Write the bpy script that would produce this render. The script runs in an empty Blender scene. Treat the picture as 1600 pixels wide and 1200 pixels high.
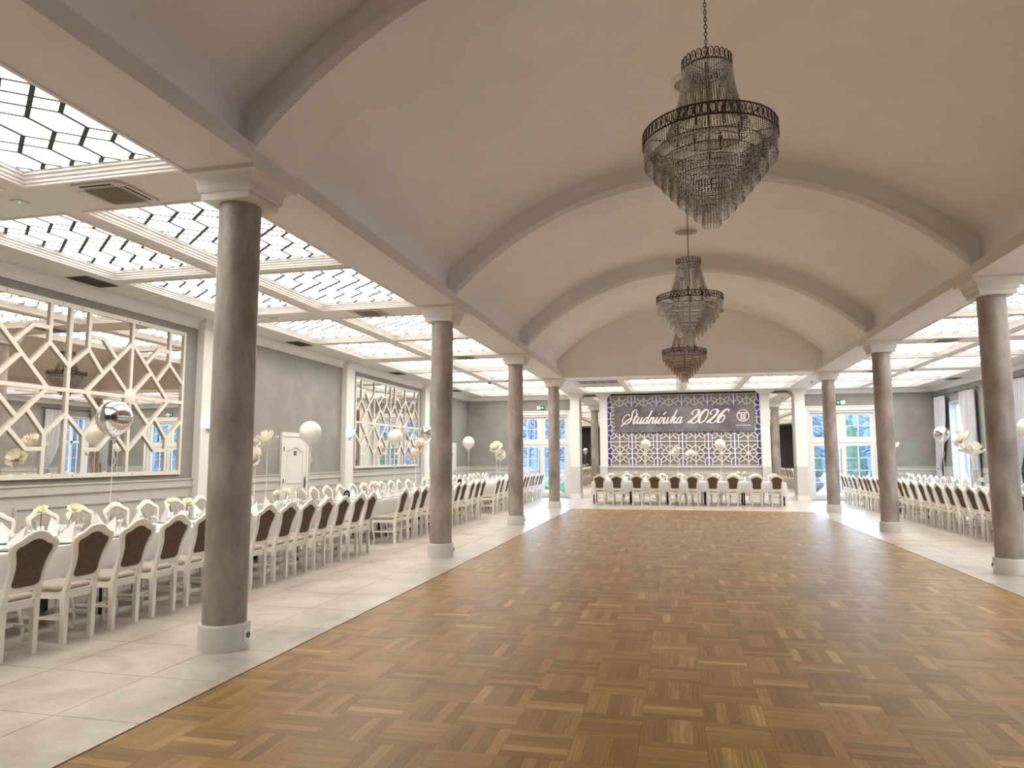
import bpy, math, random
from mathutils import Vector, Matrix
import mathutils.noise as mnoise
random.seed(7)
SC = bpy.context.scene
COL = SC.collection
R = math.radians

# ------------------------------------------------------------------ camera, world, exposure
cam_d = bpy.data.cameras.new('camera'); cam_o = bpy.data.objects.new('camera', cam_d); COL.objects.link(cam_o)
FPX, YAW, PITCH, ROLL, CAMZ = 1098.28, 0.2278, 0.1043, -0.0024, 1.6
_f = Vector((-math.sin(YAW)*math.cos(PITCH), math.cos(YAW)*math.cos(PITCH), math.sin(PITCH)))
_r = Vector((math.cos(YAW), math.sin(YAW), 0)); _u = _r.cross(_f)
CR = math.cos(ROLL)*_r + math.sin(ROLL)*_u; CU = -math.sin(ROLL)*_r + math.cos(ROLL)*_u; CF = _f
cam_o.matrix_world = Matrix(((CR.x, CU.x, -CF.x, 0), (CR.y, CU.y, -CF.y, 0), (CR.z, CU.z, -CF.z, CAMZ), (0, 0, 0, 1)))
cam_d.sensor_width = 36.0; cam_d.sensor_fit = 'HORIZONTAL'; cam_d.lens = 36.0*FPX/1600.0
cam_d.clip_start = 0.05; cam_d.clip_end = 400
SC.camera = cam_o

def depth_and_px(p):
    d = Vector(p) - Vector((0, 0, CAMZ)); z = d.dot(CF)
    if z < 0.2: return z, -9999, -9999
    return z, 800+FPX*d.dot(CR)/z, 600-FPX*d.dot(CU)/z

world = bpy.data.worlds.new('world'); SC.world = world; world.use_nodes = True
wn = world.node_tree; bgn = wn.nodes['Background']
sky = wn.nodes.new('ShaderNodeTexSky'); sky.sky_type = 'NISHITA'; sky.sun_disc = False
sky.sun_elevation = R(24); sky.sun_rotation = R(200); sky.air_density = 1.0; sky.dust_density = 0.4; sky.ozone_density = 1.2
wn.links.new(sky.outputs[0], bgn.inputs[0]); bgn.inputs[1].default_value = 3.0
SC.view_settings.view_transform = 'Standard'; SC.view_settings.look = 'None'
SC.view_settings.gamma = 1.0; SC.view_settings.use_curve_mapping = False
SC.view_settings.exposure = 0.27
PANEL_EMIT = 5.6
SC.cycles.max_bounces = 10; SC.cycles.diffuse_bounces = 5; SC.cycles.glossy_bounces = 5
SC.cycles.transparent_max_bounces = 24; SC.cycles.sample_clamp_indirect = 8.0; SC.cycles.caustics_reflective = False; SC.cycles.caustics_refractive = False

# ------------------------------------------------------------------ materials
MATS = {}
def newmat(name):
    m = bpy.data.materials.new(name); m.use_nodes = True; MATS[name] = m
    return m, m.node_tree, m.node_tree.nodes['Principled BSDF']
def mat(name, col, rough=0.5, metal=0.0, var=0.0, vscale=4.0, bump=0.0, bscale=60.0, spec=0.5, col2=None, detail=4.0, sheen=0.0, stretch=None):
    m, nt, b = newmat(name)
    b.inputs['Base Color'].default_value = (*col, 1); b.inputs['Roughness'].default_value = rough
    b.inputs['Metallic'].default_value = metal; b.inputs['Specular IOR Level'].default_value = spec
    if sheen: b.inputs['Sheen Weight'].default_value = sheen
    geo = nt.nodes.new('ShaderNodeNewGeometry')
    if var > 0 or col2:
        n = nt.nodes.new('ShaderNodeTexNoise'); n.inputs['Scale'].default_value = vscale; n.inputs['Detail'].default_value = detail
        n.inputs['Roughness'].default_value = 0.62
        src = geo.outputs['Position']
        if stretch:
            mp = nt.nodes.new('ShaderNodeMapping'); mp.inputs['Scale'].default_value = stretch
            nt.links.new(src, mp.inputs[0]); src = mp.outputs[0]
        nt.links.new(src, n.inputs['Vector'])
        r = nt.nodes.new('ShaderNodeValToRGB')
        c2 = col2 if col2 else tuple(min(1, c*(1+var)) for c in col)
        c1 = col if col2 else tuple(c*(1-var) for c in col)
        r.color_ramp.elements[0].position = 0.32; r.color_ramp.elements[1].position = 0.68
        r.color_ramp.elements[0].color = (*c1, 1); r.color_ramp.elements[1].color = (*c2, 1)
        nt.links.new(n.outputs[0], r.inputs[0]); nt.links.new(r.outputs[0], b.inputs['Base Color'])
    if bump > 0:
        n2 = nt.nodes.new('ShaderNodeTexNoise'); n2.inputs['Scale'].default_value = bscale; n2.inputs['Detail'].default_value = 3
        nt.links.new(geo.outputs['Position'], n2.inputs['Vector'])
        bp = nt.nodes.new('ShaderNodeBump'); bp.inputs['Strength'].default_value = bump; bp.inputs['Distance'].default_value = 0.01
        nt.links.new(n2.outputs[0], bp.inputs['Height']); nt.links.new(bp.outputs[0], b.inputs['Normal'])
    return m
def emit(name, col, strength):
    m, nt, b = newmat(name)
    b.inputs['Base Color'].default_value = (*[c*0.8 for c in col], 1)
    b.inputs['Emission Color'].default_value = (*col, 1); b.inputs['Emission Strength'].default_value = strength
    return m
def thin_glass(name, tint=(1, 1, 1), gloss=0.12, rough=0.02):
    m = bpy.data.materials.new(name); m.use_nodes = True; nt = m.node_tree; MATS[name] = m
    nt.nodes.remove(nt.nodes['Principled BSDF']); out = nt.nodes['Material Output']
    t = nt.nodes.new('ShaderNodeBsdfTransparent'); t.inputs[0].default_value = (*tint, 1)
    g = nt.nodes.new('ShaderNodeBsdfGlossy'); g.inputs['Roughness'].default_value = rough; g.inputs[0].default_value = (1, 1, 1, 1)
    lw = nt.nodes.new('ShaderNodeLayerWeight'); lw.inputs[0].default_value = 0.35
    mu = nt.nodes.new('ShaderNodeMath'); mu.operation = 'MULTIPLY_ADD'; mu.inputs[1].default_value = 0.55; mu.inputs[2].default_value = gloss*0.4
    mx = nt.nodes.new('ShaderNodeMixShader')
    nt.links.new(lw.outputs['Fresnel'], mu.inputs[0]); nt.links.new(mu.outputs[0], mx.inputs[0])
    nt.links.new(t.outputs[0], mx.inputs[1]); nt.links.new(g.outputs[0], mx.inputs[2]); nt.links.new(mx.outputs[0], out.inputs[0])
    return m

mat('vault_plaster', (0.90, 0.875, 0.845), 0.85, var=0.03, vscale=0.8)
mat('white_plaster', (0.76, 0.735, 0.69), 0.7, var=0.02, vscale=1.2)
mat('white_trim', (0.80, 0.78, 0.74), 0.5, var=0.015, vscale=2)
mat('moulding_white', (0.86, 0.83, 0.80), 0.5, var=0.01)
mat('charcoal_wall', (0.08, 0.08, 0.082), 0.5, var=0.08, vscale=1)
mat('pilaster_grey', (0.60, 0.575, 0.535), 0.6, var=0.02)
mat('wainscot', (0.52, 0.50, 0.45), 0.55, var=0.02, vscale=2)
mat('wall_stucco', (0.25, 0.233, 0.213), 0.6, var=0.0, col2=(0.325, 0.306, 0.282), vscale=1.6, detail=8, bump=0.12, bscale=30)
mat('column_stucco', (0.225, 0.186, 0.16), 0.42, col2=(0.46, 0.415, 0.38), vscale=3.2, detail=9, bump=0.1, bscale=18, stretch=(1, 1, 0.45))
mat('column_base', (0.62, 0.60, 0.56), 0.5, var=0.03, vscale=6)
mat('chair_lacquer', (0.82, 0.79, 0.715), 0.32, var=0.02, vscale=9)
mat('chair_back_fabric', (0.105, 0.074, 0.05), 0.85, col2=(0.145, 0.107, 0.075), vscale=30, bump=0.15, bscale=300, spec=0.2)
mat('chair_seat_fabric', (0.285, 0.243, 0.198), 0.85, col2=(0.35, 0.303, 0.25), vscale=22, bump=0.1, bscale=300, sheen=0.3)
mat('cloth_white', (0.78, 0.765, 0.77), 0.9, var=0.02, vscale=3, bump=0.1, bscale=40)
mat('napkin_white', (0.90, 0.88, 0.85), 0.85, var=0.02, vscale=12)
mat('black_paint', (0.012, 0.012, 0.014), 0.4, var=0.1)
mat('black_acrylic', (0.006, 0.006, 0.007), 0.12, var=0.1)
mat('white_ink', (0.9, 0.9, 0.9), 0.5, var=0.01)
mat('dark_metal', (0.06, 0.045, 0.035), 0.35, metal=0.8, var=0.2, vscale=30)
mat('chrome', (0.75, 0.76, 0.78), 0.12, metal=1.0, var=0.05)
mat('silver_foil', (0.72, 0.70, 0.69), 0.13, metal=1.0, var=0.03, vscale=6)
mat('balloon_white', (0.86, 0.82, 0.75), 0.35, var=0.02, vscale=3)
mat('stick_white', (0.85, 0.84, 0.8), 0.5, var=0.02)
mat('ribbon_white', (0.85, 0.83, 0.8), 0.5, var=0.02)
mat('petal_cream', (0.88, 0.82, 0.71), 0.7, col2=(0.93, 0.90, 0.83), vscale=14)
mat('petal_yellow', (0.88, 0.85, 0.63), 0.6, col2=(0.94, 0.93, 0.80), vscale=30)
mat('flower_eye', (0.75, 0.65, 0.2), 0.7, var=0.1, vscale=60)
mat('stem_dark', (0.03, 0.035, 0.02), 0.6, var=0.2, vscale=40)
mat('plate_grey', (0.42, 0.40, 0.37), 0.25, var=0.05, vscale=20)
mat('steel', (0.6, 0.58, 0.55), 0.25, metal=1.0, var=0.05)
mat('ac_plate', (0.68, 0.65, 0.60), 0.5, var=0.01)
mat('ac_grille', (0.16, 0.125, 0.07), 0.7, var=0.2, vscale=40)
mat('slot_black', (0.012, 0.012, 0.012), 0.6, var=0.1)
mat('vent_dark', (0.08, 0.07, 0.055), 0.7, var=0.1)
mat('lattice_cream', (0.76, 0.715, 0.625), 0.45, var=0.02, vscale=5)
mat('lattice_white', (0.80, 0.78, 0.73), 0.45, var=0.02, vscale=5)
mat('lead_black', (0.02, 0.02, 0.022), 0.5, var=0.1)
mat('feature_back', (0.30, 0.275, 0.25), 0.6, var=0.06, vscale=3)
mat('lavender_glow_paint', (0.27, 0.25, 0.38), 0.5, var=0.05, vscale=3)  # lavender LED light on the backing, put into the colour
mat('rose_shade', (0.40, 0.345, 0.285), 0.8, var=0.05)  # tan darkened for the shade under the ceiling rose
mat('blue_glow_paint', (0.07, 0.06, 0.36), 0.5, var=0.05, vscale=3)  # deeper blue LED light of the outermost strips, as colour
mat('grout', (0.12, 0.11, 0.095), 0.9, var=0.05)
mat('wood_gap', (0.10, 0.065, 0.035), 0.8, var=0.1)
mat('curtain_grey', (0.52, 0.52, 0.545), 0.8, col2=(0.58, 0.58, 0.605), vscale=5, sheen=0.2)
mat('window_white', (0.80, 0.80, 0.80), 0.4, var=0.01)
mat('door_white', (0.74, 0.715, 0.665), 0.45, var=0.015)
mat('door_cream', (0.78, 0.76, 0.71), 0.45, var=0.01)
mat('sign_green', (0.0, 0.16, 0.075), 0.4, var=0.02)
mat('banner', (0.085, 0.07, 0.08), 0.5, col2=(0.27, 0.245, 0.262), vscale=0.8, detail=7, stretch=(1, 1, 1.6))
mat('letter_shadow_edge', (0.03, 0.024, 0.028), 0.5, var=0.05)  # drop shadow of the lettering, printed as a dark outline
mat('banner_letter', (0.80, 0.76, 0.77), 0.4, var=0.02)
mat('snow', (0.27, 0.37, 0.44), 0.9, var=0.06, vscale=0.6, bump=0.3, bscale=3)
mat('path_grey', (0.45, 0.45, 0.46), 0.9, var=0.1, vscale=2)
mat('thuja', (0.012, 0.028, 0.016), 0.8, col2=(0.04, 0.07, 0.036), vscale=5, bump=0.8, bscale=20)
mat('shrub', (0.03, 0.06, 0.025), 0.8, col2=(0.09, 0.15, 0.07), vscale=6, bump=0.8, bscale=20)
mat('shrub_brown', (0.07, 0.045, 0.045), 0.8, col2=(0.14, 0.095, 0.095), vscale=6, bump=0.8, bscale=20)
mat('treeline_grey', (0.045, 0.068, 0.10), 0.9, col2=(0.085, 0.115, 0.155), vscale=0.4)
mat('bark', (0.04, 0.036, 0.034), 0.9, col2=(0.085, 0.08, 0.075), vscale=8, bump=0.5, bscale=15)
mat('crystal', (0.22, 0.195, 0.165), 0.1, metal=0.8, col2=(0.97, 0.95, 0.92), vscale=95, spec=1.0, detail=1.0)  # dark and bright bead tones painted in for glints of cut glass
mat('camera_grey', (0.12, 0.12, 0.125), 0.3, var=0.05)
mat('socket_white', (0.85, 0.85, 0.85), 0.35, var=0.01)
mat('unlit_panel', (0.45, 0.42, 0.44), 0.5, var=0.03)
mat('rod_dark', (0.05, 0.045, 0.045), 0.4, metal=0.5, var=0.1)
mat('mirror_glass', (0.80, 0.775, 0.715), 0.0, metal=1.0, var=0.002)
emit('light_panel', (1.0, 0.955, 0.89), PANEL_EMIT)
emit('sconce_glow', (0.80, 0.92, 1.0), 60.0)
emit('led_blue', (0.35, 0.30, 1.0), 0.55)
emit('led_green', (0.1, 1.0, 0.4), 2.0)
emit('sign_white', (0.85, 0.95, 0.9), 0.35)
thin_glass('window_glass', (0.93, 0.97, 1.0)); thin_glass('drink_glass', (0.93, 0.94, 0.94), 0.3)

def parquet_mat():
    m, nt, b = newmat('parquet'); N = nt.nodes; L = nt.links; b.inputs['Specular IOR Level'].default_value = 0.22
    def math_(op, a, bb=None, c=None):
        n = N.new('ShaderNodeMath'); n.operation = op
        for i, v in enumerate((a, bb, c)):
            if v is None: continue
            if isinstance(v, (int, float)): n.inputs[i].default_value = v
            else: L.new(v, n.inputs[i])
        return n.outputs[0]
    geo = N.new('ShaderNodeNewGeometry'); sp = N.new('ShaderNodeSeparateXYZ'); L.new(geo.outputs['Position'], sp.inputs[0])
    u = math_('DIVIDE', math_('SUBTRACT', sp.outputs[0], PX0), PB); v = math_('DIVIDE', math_('SUBTRACT', sp.outputs[1], PY0), PB)
    bu = math_('FLOOR', u); bv = math_('FLOOR', v)
    par = math_('FLOORED_MODULO', math_('ADD', bu, bv), 2.0)
    su = math_('FLOOR', math_('MULTIPLY', math_('SUBTRACT', u, bu), 5.0)); sv = math_('FLOOR', math_('MULTIPLY', math_('SUBTRACT', v, bv), 5.0))
    mixs = math_('ADD', math_('MULTIPLY', su, par), math_('MULTIPLY', sv, math_('SUBTRACT', 1.0, par)))
    cb = N.new('ShaderNodeCombineXYZ'); L.new(bu, cb.inputs[0]); L.new(bv, cb.inputs[1]); L.new(mixs, cb.inputs[2])
    wnz = N.new('ShaderNodeTexWhiteNoise'); wnz.noise_dimensions = '3D'; L.new(cb.outputs[0], wnz.inputs['Vector'])
    # along / across the grain
    al = math_('ADD', math_('MULTIPLY', sp.outputs[1], par), math_('MULTIPLY', sp.outputs[0], math_('SUBTRACT', 1.0, par)))
    ac = math_('ADD', math_('MULTIPLY', sp.outputs[0], par), math_('MULTIPLY', sp.outputs[1], math_('SUBTRACT', 1.0, par)))
    gv = N.new('ShaderNodeCombineXYZ'); L.new(math_('MULTIPLY', al, 4.0), gv.inputs[0]); L.new(math_('MULTIPLY', ac, 30.0), gv.inputs[1]); L.new(math_('MULTIPLY', wnz.outputs['Value'], 37.0), gv.inputs[2])
    gn = N.new('ShaderNodeTexNoise'); gn.inputs['Scale'].default_value = 1.0; gn.inputs['Detail'].default_value = 6; gn.inputs['Roughness'].default_value = 0.65; gn.inputs['Distortion'].default_value = 0.9
    L.new(gv.outputs[0], gn.inputs['Vector'])
    wv = N.new('ShaderNodeTexWave'); wv.wave_type = 'RINGS'; wv.rings_direction = 'X'; wv.inputs['Scale'].default_value = 1.1; wv.inputs['Distortion'].default_value = 7.0; wv.inputs['Detail'].default_value = 3; wv.inputs['Detail Scale'].default_value = 0.6
    L.new(gv.outputs[0], wv.inputs['Vector'])
    tone = N.new('ShaderNodeValToRGB'); e = tone.color_ramp.elements
    e[0].position = 0.0; e[0].color = (0.215, 0.116, 0.03, 1); e[1].position = 1.0; e[1].color = (0.47, 0.295, 0.11, 1)
    for pos, c in ((0.4, (0.285, 0.16, 0.042, 1)), (0.93, (0.355, 0.206, 0.064, 1))): x = e.new(pos); x.color = c
    L.new(wnz.outputs['Value'], tone.inputs[0])
    k = math_('ADD', math_('MULTIPLY', gn.outputs[0], 1.0), math_('MULTIPLY', wv.outputs[0], 0.34))
    k = math_('ADD', k, 0.32)
    mx = N.new('ShaderNodeMix'); mx.data_type = 'RGBA'; mx.blend_type = 'MULTIPLY'; mx.inputs[0].default_value = 1.0
    kc = N.new('ShaderNodeCombineColor'); [L.new(k, kc.inputs[i]) for i in range(3)]
    L.new(tone.outputs[0], mx.inputs[6]); L.new(kc.outputs[0], mx.inputs[7]); L.new(mx.outputs[2], b.inputs['Base Color'])
    rr = math_('ADD', math_('MULTIPLY', gn.outputs[0], 0.14), 0.34); L.new(rr, b.inputs['Roughness'])
    bp = N.new('ShaderNodeBump'); bp.inputs['Strength'].default_value = 0.06; bp.inputs['Distance'].default_value = 0.004
    L.new(gn.outputs[0], bp.inputs['Height']); L.new(bp.outputs[0], b.inputs['Normal'])
    return m
PB, PX0, PY0 = 0.37, 0.127, 5.72
parquet_mat()
def tile_mat():
    m, nt, b = newmat('floor_tile'); N = nt.nodes; L = nt.links
    geo = N.new('ShaderNodeNewGeometry')
    a = N.new('ShaderNodeTexNoise'); a.inputs['Scale'].default_value = 1.7; a.inputs['Detail'].default_value = 9; a.inputs['Roughness'].default_value = 0.7; a.inputs['Distortion'].default_value = 0.4
    L.new(geo.outputs['Position'], a.inputs['Vector'])
    r = N.new('ShaderNodeValToRGB'); e = r.color_ramp.elements
    e[0].position = 0.34; e[0].color = (0.41, 0.362, 0.305, 1); e[1].position = 0.62; e[1].color = (0.61, 0.56, 0.495, 1)
    L.new(a.outputs[0], r.inputs[0]); L.new(r.outputs[0], b.inputs['Base Color'])
    ro = N.new('ShaderNodeMapRange'); ro.inputs[3].default_value = 0.2; ro.inputs[4].default_value = 0.42
    L.new(a.outputs[0], ro.inputs[0]); L.new(ro.outputs[0], b.inputs['Roughness'])
    return m
tile_mat()

# ------------------------------------------------------------------ mesh helpers
class MB:
    def __init__(s): s.v = []; s.f = []; s.sm = []
    def add(s, vs, fs, smooth=False):
        o = len(s.v); s.v += [tuple(v) for v in vs]; s.f += [tuple(i+o for i in f) for f in fs]; s.sm += [smooth]*len(fs)
        return s
    def box(s, x0, x1, y0, y1, z0, z1):
        if x0 > x1: x0, x1 = x1, x0
        if y0 > y1: y0, y1 = y1, y0
        if z0 > z1: z0, z1 = z1, z0
        return s.add([(x0,y0,z0),(x1,y0,z0),(x1,y1,z0),(x0,y1,z0),(x0,y0,z1),(x1,y0,z1),(x1,y1,z1),(x0,y1,z1)],
                     [(0,3,2,1),(4,5,6,7),(0,1,5,4),(1,2,6,5),(2,3,7,6),(3,0,4,7)])
    def bar(s, a, b, n, w, d, ext=0.0):
        """bar from a to b lying on a plane with normal n (proud by d), width w"""
        a = Vector(a); b = Vector(b); n = Vector(n).normalized(); t = (b-a).normalized(); a = a-t*ext; b = b+t*ext; c = n.cross(t)*(w/2)
        vs = [a-c, b-c, b+c, a+c]; vs = vs+[q+n*d for q in vs]
        return s.add(vs, [(0,3,2,1),(4,5,6,7),(0,1,5,4),(1,2,6,5),(2,3,7,6),(3,0,4,7)])
    def tube(s, pts, r, seg=8, cap=True, smooth=True):
        pts = [Vector(p) for p in pts]; n = len(pts); rs = r if isinstance(r, (list, tuple)) else [r]*n
        vs = []; up = None
        for i, p in enumerate(pts):
            t = (pts[min(i+1, n-1)]-pts[max(i-1, 0)]).normalized()
            if up is None: up = Vector((0, 0, 1)) if abs(t.z) < 0.9 else Vector((1, 0, 0))
            a = t.cross(up).normalized(); b = a.cross(t).normalized(); up = b
            for k in range(seg):
                th = 2*math.pi*k/seg; vs.append(p+(a*math.cos(th)+b*math.sin(th))*rs[i])
        fs = [(i*seg+k, i*seg+(k+1) % seg, (i+1)*seg+(k+1) % seg, (i+1)*seg+k) for i in range(n-1) for k in range(seg)]
        s.add(vs, fs, smooth)
        if cap: s.add(vs[:seg], [tuple(range(seg))]); s.add(vs[-seg:], [tuple(reversed(range(seg)))])
        return s
    def lathe(s, prof, seg=24, c=(0, 0, 0), smooth=True, close=False):
        vs = []; n = len(prof)
        for r, z in prof:
            for k in range(seg):
                th = 2*math.pi*k/seg; vs.append((c[0]+r*math.cos(th), c[1]+r*math.sin(th), c[2]+z))
        fs = [(i*seg+k, i*seg+(k+1) % seg, (i+1)*seg+(k+1) % seg, (i+1)*seg+k) for i in range(n-1) for k in range(seg)]
        return s.add(vs, fs, smooth)
    def prism(s, poly, axis, d0, d1, smooth=False):
        """extrude a 2-D polygon: axis 'x' -> poly in (y,z), 'y' -> (x,z), 'z' -> (x,y)"""
        def P(q, d): return {'x': (d, q[0], q[1]), 'y': (q[0], d, q[1]), 'z': (q[0], q[1], d)}[axis]
        n = len(poly); vs = [P(q, d0) for q in poly]+[P(q, d1) for q in poly]
        s.add(vs, [(i, (i+1) % n, n+(i+1) % n, n+i) for i in range(n)], smooth)
        return s.add(vs, [tuple(reversed(range(n))), tuple(range(n, 2*n))])
    def strip(s, poly, axis, d0, d1, smooth=True):
        """extrude an open polyline"""
        def P(q, d): return {'x': (d, q[0], q[1]), 'y': (q[0], d, q[1]), 'z': (q[0], q[1], d)}[axis]
        n = len(poly); vs = [P(q, d0) for q in poly]+[P(q, d1) for q in poly]
        return s.add(vs, [(i, i+1, n+i+1, n+i) for i in range(n-1)], smooth)
    def mesh(s, name):
        me = bpy.data.meshes.new(name); me.from_pydata(s.v, [], s.f); me.polygons.foreach_set('use_smooth', s.sm); me.update()
        return me
    def build(s, name, m, parent=None, loc=None, recalc=False):
        me = s.mesh(name)
        if recalc:
            import bmesh
            bm = bmesh.new(); bm.from_mesh(me); bmesh.ops.remove_doubles(bm, verts=bm.verts, dist=1e-6); bmesh.ops.recalc_face_normals(bm, faces=bm.faces); bm.to_mesh(me); bm.free()
        return obj(name, me, m, parent, loc)
def obj(name, me, m=None, parent=None, loc=None):
    o = bpy.data.objects.new(name, me); COL.objects.link(o)
    if m and not me.materials: me.materials.append(MATS[m])
    if parent: o.parent = parent
    if loc: o.location = loc
    return o
def tag(o, label=None, cat=None, group=None, kind=None):
    if label: o['label'] = label
    if cat: o['category'] = cat
    if group: o['group'] = group
    if kind: o['kind'] = kind
    return o
def thing(name, label, cat, loc=(0, 0, 0), rz=0.0, group=None):
    o = bpy.data.objects.new(name, None); COL.objects.link(o); o.empty_display_size = 0.1
    o.location = loc; o.rotation_euler = (0, 0, rz); return tag(o, label, cat, group)
def struct(name, mb, m, parent=None, label=None):
    o = mb.build(name, m, parent) if isinstance(mb, MB) else obj(name, mb, m, parent)
    o['kind'] = 'structure'
    if label: o['label'] = label
    return o
def dup(root, loc, rz, label=None, group=None):
    r = root.copy(); COL.objects.link(r); r.location = loc; r.rotation_euler = (0, 0, rz)
    if label: r['label'] = label
    if group: r['group'] = group
    for ch in root.children:
        c = ch.copy(); COL.objects.link(c); c.parent = r
        for g in ch.children:
            d = g.copy(); COL.objects.link(d); d.parent = c
    return r
def cr(pts, sub=6, closed=False):
    """Catmull-Rom through 2-D/3-D points"""
    P = [Vector(p) for p in pts]; n = len(P); out = []
    rng = range(n) if closed else range(n-1)
    for i in rng:
        p0 = P[(i-1) % n] if closed or i > 0 else P[0]; p1 = P[i]; p2 = P[(i+1) % n]; p3 = P[(i+2) % n] if closed or i+2 < n else P[-1]
        for k in range(sub):
            t = k/sub
            out.append(0.5*((2*p1)+(p2-p0)*t+(2*p0-5*p1+4*p2-p3)*t*t+(3*p1-p0-3*p2+p3)*t**3))
    if not closed: out.append(P[-1])
    return out
ORD = ['zeroth', 'first', 'second', 'third', 'fourth', 'fifth', 'sixth', 'seventh', 'eighth', 'ninth', 'tenth', 'eleventh', 'twelfth', 'thirteenth', 'fourteenth', 'fifteenth', 'sixteenth']

# ------------------------------------------------------------------ dimensions of the hall
XL, XR, YF, YB, ZC = -8.44, 9.19, 28.2, -3.2, 4.107
CXL, CXR = -3.792, 4.4425
CY = [-0.2, 5.464, 11.149, 16.742, 22.306]
BL0, BL1, BR0, BR1 = -4.141, -3.443, 4.082, 4.803
WX0, WX1, WY1 = -3.19, 3.808, 22.09      # parquet field
VX = 0.32

# ------------------------------------------------------------------ floor: tiles and parquet
fl = struct('floor', MB().box(XL-0.3, XR+0.3, YB-0.3, YF+0.3, -0.1, -0.006), 'grout', label='beige stone-look tiled floor of the aisles')
TX = [-3.84-0.85*k for k in range(7)][::-1]+[WX0]
xl = [XL] + [x for x in TX if x > XL+0.05]
TXR = [WX1, 4.46]+[4.46+0.85*k for k in range(1, 7)]
xr_ = [x for x in TXR if x < XR-0.05]+[XR]
xm = [WX0+0.7775*k for k in range(10)]; xm[-1] = WX1
ty = [3.83+0.805*k for k in range(-12, 31)]; ty = [YB]+[y for y in ty if YB+0.1 < y < YF-0.1]+[YF]
tiles = []
G = 0.0032
for xs in (xl, xr_):
    for i in range(len(xs)-1):
        for j in range(len(ty)-1): tiles.append((xs[i]+G, xs[i+1]-G, ty[j]+G, ty[j+1]-G))
ym = [WY1+0.02]+[y for y in ty if y > WY1+0.2]
for i in range(len(xm)-1):
    for j in range(len(ym)-1): tiles.append((xm[i]+G, xm[i+1]-G, ym[j]+G, ym[j+1]-G))
def onscreen(t):
    cx, cy = (t[0]+t[1])/2, (t[2]+t[3])/2
    z, x, y = depth_and_px((cx, cy, 0))
    if z < 0.5 or not (-250 < x < 1850) or y > 1450: return 1e9
    return cx*cx+cy*cy
tiles.sort(key=onscreen)
cache = {}
for t in tiles[:300]:
    w, h = round(t[1]-t[0], 3), round(t[3]-t[2], 3)
    if (w, h) not in cache: cache[(w, h)] = MB().box(-w/2, w/2, -h/2, h/2, -0.008, 0).mesh('tile')
    obj('tile', cache[(w, h)], 'floor_tile', fl, ((t[0]+t[1])/2, (t[2]+t[3])/2, 0))
mb = MB()
for t in tiles[300:]: mb.box(t[0], t[1], t[2], t[3], -0.008, 0)
tag(mb.build('tile_field', 'floor_tile', fl), kind='stuff')

pf = struct('parquet_floor', MB().box(WX0, WX1, YB, WY1, -0.006, -0.003), 'wood_gap', label='oak basket-weave parquet dance floor')
planks = []
i0, i1 = math.floor((WX0-PX0)/PB), math.ceil((WX1-PX0)/PB); j0, j1 = math.floor((YB-PY0)/PB), math.ceil((WY1-PY0)/PB)
g = 0.0005
for i in range(i0, i1):
    for j in range(j0, j1):
        bx, by = PX0+i*PB, PY0+j*PB
        for k in range(5):
            if (i+j) % 2: q = (bx+k*PB/5, bx+(k+1)*PB/5, by, by+PB)
            else: q = (bx, bx+PB, by+k*PB/5, by+(k+1)*PB/5)
            q = (max(q[0], WX0)+g, min(q[1], WX1)-g, max(q[2], YB)+g, min(q[3], WY1)-g)
            if q[1]-q[0] > 0.004 and q[3]-q[2] > 0.004: planks.append(q)
def onscreen2(t):
    cx, cy = (t[0]+t[1])/2, (t[2]+t[3])/2
    z, x, y = depth_and_px((cx, cy, 0))
    if z < 0.5 or not (-30 < x < 1630) or y > 1215: return 1e9
    return cx*cx+cy*cy
planks.sort(key=onscreen2)
cache = {}
for t in planks[:300]:
    w, h = round(t[1]-t[0], 4), round(t[3]-t[2], 4)
    if (w, h) not in cache: cache[(w, h)] = MB().box(-w/2, w/2, -h/2, h/2, -0.005, 0).mesh('plank')
    obj('plank', cache[(w, h)], 'parquet', pf, ((t[0]+t[1])/2, (t[2]+t[3])/2, 0.0004))
mb = MB()
for t in planks[300:]: mb.box(t[0], t[1], t[2], t[3], -0.005, 0.0004)
tag(mb.build('plank_field', 'parquet', pf), kind='stuff')
mb = MB().box(WX0-0.012, WX0, YB, WY1+0.012, -0.004, 0.003).box(WX1, WX1+0.012, YB, WY1+0.012, -0.004, 0.003).box(WX0, WX1, WY1, WY1+0.012, -0.004, 0.003)
struct('trim_1', mb, 'wood_gap', label='thin dark edging strip around the parquet')

# ------------------------------------------------------------------ walls
mb = MB().box(XL-0.25, XL, YB-0.25, YF+0.25, -0.1, 4.4)
wall_left = struct('wall_left', mb, 'wall_stucco', label='grey stucco wall carrying the lattice mirrors')
WIN = [26.18, 20.3, 14.6, 8.95, 3.3]   # window centres on the right wall
WH, WZ0, WZ1 = 0.74, 0.25, 3.46
mb = MB(); ys = [YB-0.25]
for c in sorted(WIN): ys += [c-WH, c+WH]
ys.append(YF+0.25)
for k in range(0, len(ys), 2): mb.box(XR, XR+0.35, ys[k], ys[k+1], -0.1, 4.4)
for c in WIN: mb.box(XR, XR+0.35, c-WH, c+WH, WZ1, 4.4).box(XR, XR+0.35, c-WH, c+WH, -0.1, WZ0)
wall_right = struct('wall_right', mb, 'wall_stucco', label='grey stucco wall with tall curtained windows')
DL = (-6.52, -4.2); DR = (4.86, 7.2); DZ = 3.32
mb = MB().box(XL-0.25, DL[0], YF, YF+0.35, -0.1, 4.4).box(DL[1], DR[0], YF, YF+0.35, -0.1, 4.4).box(DR[1], XR+0.25, YF, YF+0.35, -0.1, 4.4)
mb.box(DL[0], DL[1], YF, YF+0.35, DZ, 4.4).box(DR[0], DR[1], YF, YF+0.35, DZ, 4.4)
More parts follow.
